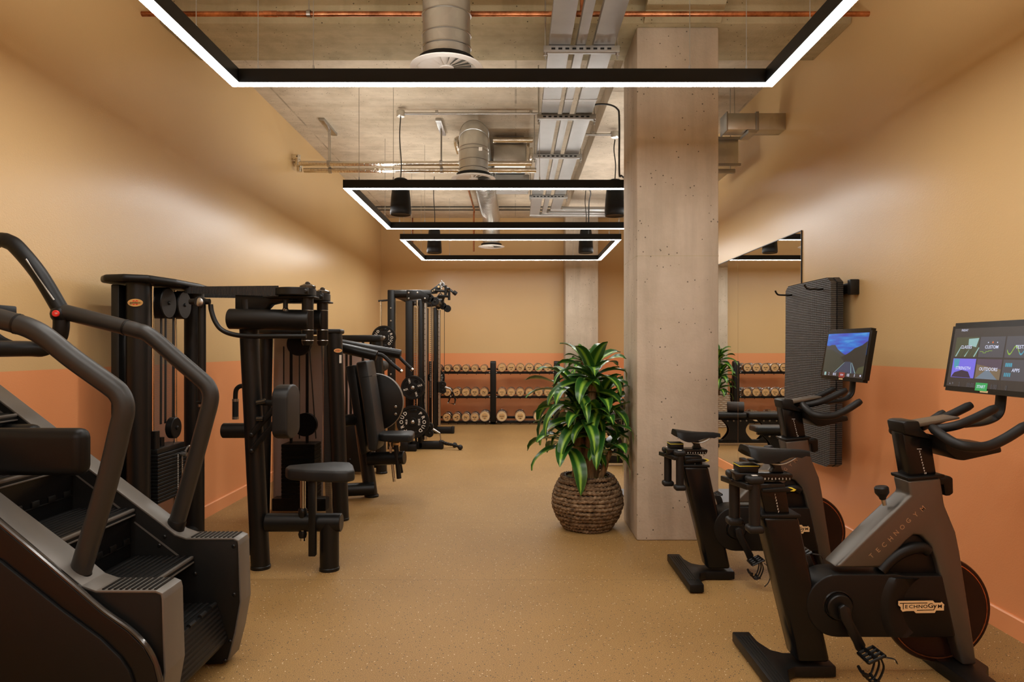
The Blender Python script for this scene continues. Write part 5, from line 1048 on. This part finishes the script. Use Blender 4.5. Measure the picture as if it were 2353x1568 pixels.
# ------------------------------------------------------------------ weight plates
def disc(px, py, Y, r, style, label, parent_peg=True):
    c = P(px, py, Y); t_ = thing('weight_plate', label, 'weight plate', c, 'round weight plates on the cable machine')
    ax = (0, -1, 0)
    B().lathe([(.026, .02), (.034, .026), (.05, .026), (.056, .018), (r * .80, .014), (r * .84, .024), (r * .985, .024), (r, .018), (r, -.018), (r * .985, -.024), (.05, -.024), (.026, -.02)], c, ax, 48).o('disc', 'black_plastic', t_)
    f = c + Vector((0, -.0175, 0)); xd, yd = Vector((1, 0, 0)), Vector((0, 0, 1)); b = B()
    R, sz = r * .68, r * .30
    if style == 10:
        b.text('PROUD', f + xd * r * .52 + yd * r * .15, (1, 0, .3), (-.3, 0, 1), r * .22); b.text('PROUD', f - xd * r * .52 - yd * r * .15, (1, 0, .3), (-.3, 0, 1), r * .22)
        b.text('10KG', f + yd * r * .52 - xd * r * .28, (.3, 0, -1), (1, 0, .3), r * .22); b.text('10KG', f - yd * r * .52 + xd * r * .28, (.3, 0, -1), (1, 0, .3), r * .22)
        h = B()
        for a in (62, 152, 242, 332):
            a = math.radians(a); h.lathe([(.001, .001), (r * .17, .0005)], c + Vector((math.cos(a) * r * .55, -.0165, math.sin(a) * r * .55)), ax, 20)
        h.o('hand_hole', 'black_gloss', t_, kind='stuff')
    else:
        b.arc_text('PROUD', f, xd, yd, R, sz, math.radians(0), .42); b.arc_text('PROUD', f, xd, yd, R, sz, math.radians(180), .42)
        b.text('20KG', f + xd * r * .38, (0, 0, -1), (1, 0, 0), r * .17); b.text('45LB', f - xd * r * .38, (0, 0, 1), (-1, 0, 0), r * .15)
        h = B()
        for s_ in (-1, 1): h.box(c + Vector((0, -.0165, s_ * r * .68)), (r * .5, .003, r * .2), .0014)
        h.o('hand_hole', 'black_gloss', t_, kind='stuff')
    b.o('lettering', 'white_print', t_, 'white lettering', flat=True)
    B().cyl(c + Vector((0, .09, 0)), c + Vector((0, -.034, 0)), .024, 18, .004).bolt(c + Vector((0, -.034, 0)), ax, .016).o('plate_peg', 'steel', M4)
disc(882, 776, 8.66, .152, 20, 'black plate with white lettering hanging highest, behind the shoulder press levers')
disc(949, 891, 8.66, .152, 10, 'four-spoked black plate with white lettering on the middle peg')
disc(949, 970, 8.62, .208, 20, 'large black plate with arched white lettering on the lowest peg')
disc(1003, 868, 10.56, .13, 20, 'black plate on the far column, mostly hidden behind the chrome columns')
B().cyl(P(875, 693, 8.72), P(875, 752, 8.72), .011, 12).o('hanging_rod', 'chrome', M4)
B().cyl(P(869, 692, 8.72), P(893, 690, 8.76), .012, 10).cyl(P(875, 750, 8.72), P(877, 772, 8.72), .03, 14).o('rod_bracket', 'black_metal', M4)
# ------------------------------------------------------------------ dumbbell rack
YR = 11.6; KR = YR / F
t = thing('dumbbell_rack', 'black two-bay steel rack with three sloping shelves along the back wall', 'rack', (-.35, 11.8, 0))
XP = [PX(p, YR) for p in (992, 1133, 1280)]
for x in XP:
    B().prism([(YR, 0), (YR, 1.05), (YR + .02, 1.078), (YR + .1, 1.078), (YR + .12, 1.05), (YR + .12, 0)], 'x', x - .05, x + .05, .012).o('upright', 'black_metal', t)
    B().bx((x - .045, YR, 0), (x + .045, YB - .02, .05), .008).o('foot', 'black_metal', t)
    B().tube([(x, YR + .1, 1.03), (x, YR + .3, .5), (x, YB - .06, .05)], .025, 10).o('rear_brace', 'black_metal', t)
SZ = {'top': PZ(856.5, YR), 'middle': PZ(912.5, YR), 'bottom': PZ(970, YR)}
for bay in (0, 1):
    x0, x1 = XP[bay] + .05, XP[bay + 1] - .05
    for nm, z in SZ.items():
        s_ = B().bx((x0, YR - .01, z - .022), (x1, YR + .03, z + .022), .005).bx((x0, YR + .28, z + .03), (x1, YR + .32, z + .07), .005); s_ = s_.o('shelf_rail', 'black_metal', t)
        for k in range(6):
            xs = x0 + (x1 - x0) * (k + .5) / 6; B().prism([(xs - .06, z + .022), (xs - .05, z + .022), (xs - .025, z + .004), (xs + .025, z + .004), (xs + .05, z + .022), (xs + .06, z + .022), (xs + .055, z - .018), (xs - .055, z - .018)], 'y', YR - .016, YR - .0105).bolt((xs, YR - .012, z - .028), (0, -1, 0), .007).o('saddle', 'black_plastic', s_)
        b = B()
        for xx in (x0 + .01, x1 - .01): b.bolt((xx, YR - .012, z), (0, -1, 0), .012)
        b.o('bolts', 'steel', s_, kind='stuff')
def make_db(name, r, big):
    L = .13; w_ = .05 if not big else .06; o = B.o
    t_ = thing('dumbbell', 'x', 'dumbbell', (0, 0, 0))
    for s_ in (-1, 1):
        y0, y1 = (-L - .06, -L + .03) if s_ < 0 else (L - .03, L + .06)
        hd = B().lathe([(.001, y0 + .006), (r * .82, y0 + .006), (r * .86, y0), (r * .96, y0), (r, y0 + .008), (r, y0 + .03), (r * .94, y0 + .034), (r * .94, y0 + .042), (r, y0 + .046), (r, y1 - .012), (r * .93, y1), (.001, y1)], axis=(0, 1, 0), seg=36).o('weight_head', 'db_chrome', t_)
        if big: B().lathe([(r * .55, .0035), (r * .84, .0035), (r * .86, .001)], (0, y0 + (.006 if s_ < 0 else 0), 0) if s_ < 0 else (0, y1, 0), (0, s_, 0), 36).o('face_ring', 'gold_print', hd)
        B().lathe([(.001, .003), (r * (.55 if big else .8), .003), (r * (.56 if big else .82), .001)], (0, y0 + .006, 0) if s_ < 0 else (0, y1, 0), (0, s_, 0), 36).o('wood_face', 'wood_face', hd)
        if s_ < 0:
            b = B()
            for a in (90, 210, 330): a = math.radians(a); b.bolt((r * .6 * math.cos(a) * (.75 if big else 1), y0 + .003, r * .6 * math.sin(a) * (.75 if big else 1)), (0, -1, 0), .0065)
            b.o('bolts', 'steel', hd, kind='stuff')
    B().tube([(0, y, 0) for y in (-L + .02, -L / 2, 0, L / 2, L - .02)], [.014, .016, .018, .016, .014], 14).o('handle', 'chrome', t_)
    return t_
def clone(src):
    c_ = src.copy(); C.objects.link(c_)
    for ch in src.children:
        d_ = ch.copy(); C.objects.link(d_); d_.parent = c_
        for g in ch.children: e_ = g.copy(); C.objects.link(e_); e_.parent = d_
    return c_
PROTO = {r: [make_db('d', r, big), False] for r, big in ((.064, False), (.0755, False), (.0745, False), (.092, True))}
z5 = lambda zx, zy: (990 + zx * .136, 800 + zy * .136)
ORD = ['first', 'second', 'third', 'fourth', 'fifth', 'sixth']
rows = [('top', 0, (895, 740, 588, 435, 278, 122), 355, .064, (9, 8, 7, 6, 5, 4)), ('top', 1, (1200, 1357, 1512, 1667, 1820, 1975), 328, .0755, (10, 10, 12, 12, 14, 14)),
        ('middle', 0, (897, 740, 588, 432, 275, 120), 742, .0755, (20, 20, 18, 18, 16, 16)), ('middle', 1, (1200, 1357, 1510, 1667, 1825, 1978), 745, .0745, (22, 22, 24, 24, 26, 26)),
        ('bottom', 0, (910, 740, 588, 432, 268), 1150, .0755, (32, 30, 30, 28, 28)), ('bottom', 1, (1200, 1510, 1822), 1133, .092, (32, 34, 36))]
nsym = B()
for shelf, bay, xs, zy, r, nums in rows:
    for i, zx in enumerate(xs):
        rr = .092 if (shelf == 'bottom' and bay == 0 and i == 0) else r
        px, py = z5(zx, 1133 if rr == .092 and bay == 0 else zy); z = SZ[shelf] + .010 + rr
        pr0 = PROTO[rr]; d_ = pr0[0] if not pr0[1] else clone(pr0[0]); pr0[1] = True
        d_.location = (PX(px, YR - .06), YR + .13, z)
        side_ = 'cable machine' if bay == 0 else 'plant'
        tag(d_, '%s dumbbell, wooden faces, %s shelf, %s from middle post on the %s side' % ('larger pale-ringed' if rr > .09 else 'chrome', shelf, ORD[i], side_), group='dumbbells on the rack')
        ro = random.choice((0, 0, 0, .15, -.2, .5, -.7)) if rr < .09 else 0
        b = B(); c = Vector((PX(px, YR - .06), YR + .13 - .1875, z)); xd = Vector((math.cos(ro), 0, math.sin(ro))); yd = Vector((-math.sin(ro), 0, math.cos(ro)))
        b.text(str(nums[i]), c - yd * rr * .42, xd, yd, rr * .36); b.add([c + xd * sx * rr * .42 + yd * sz * rr * .05 for sx, sz in ((-1, -1), (-1, 1), (1, 1), (1, -1))], [(0, 1, 2, 3)])
        b.o('face_print', 'black_plastic', d_, flat=True)
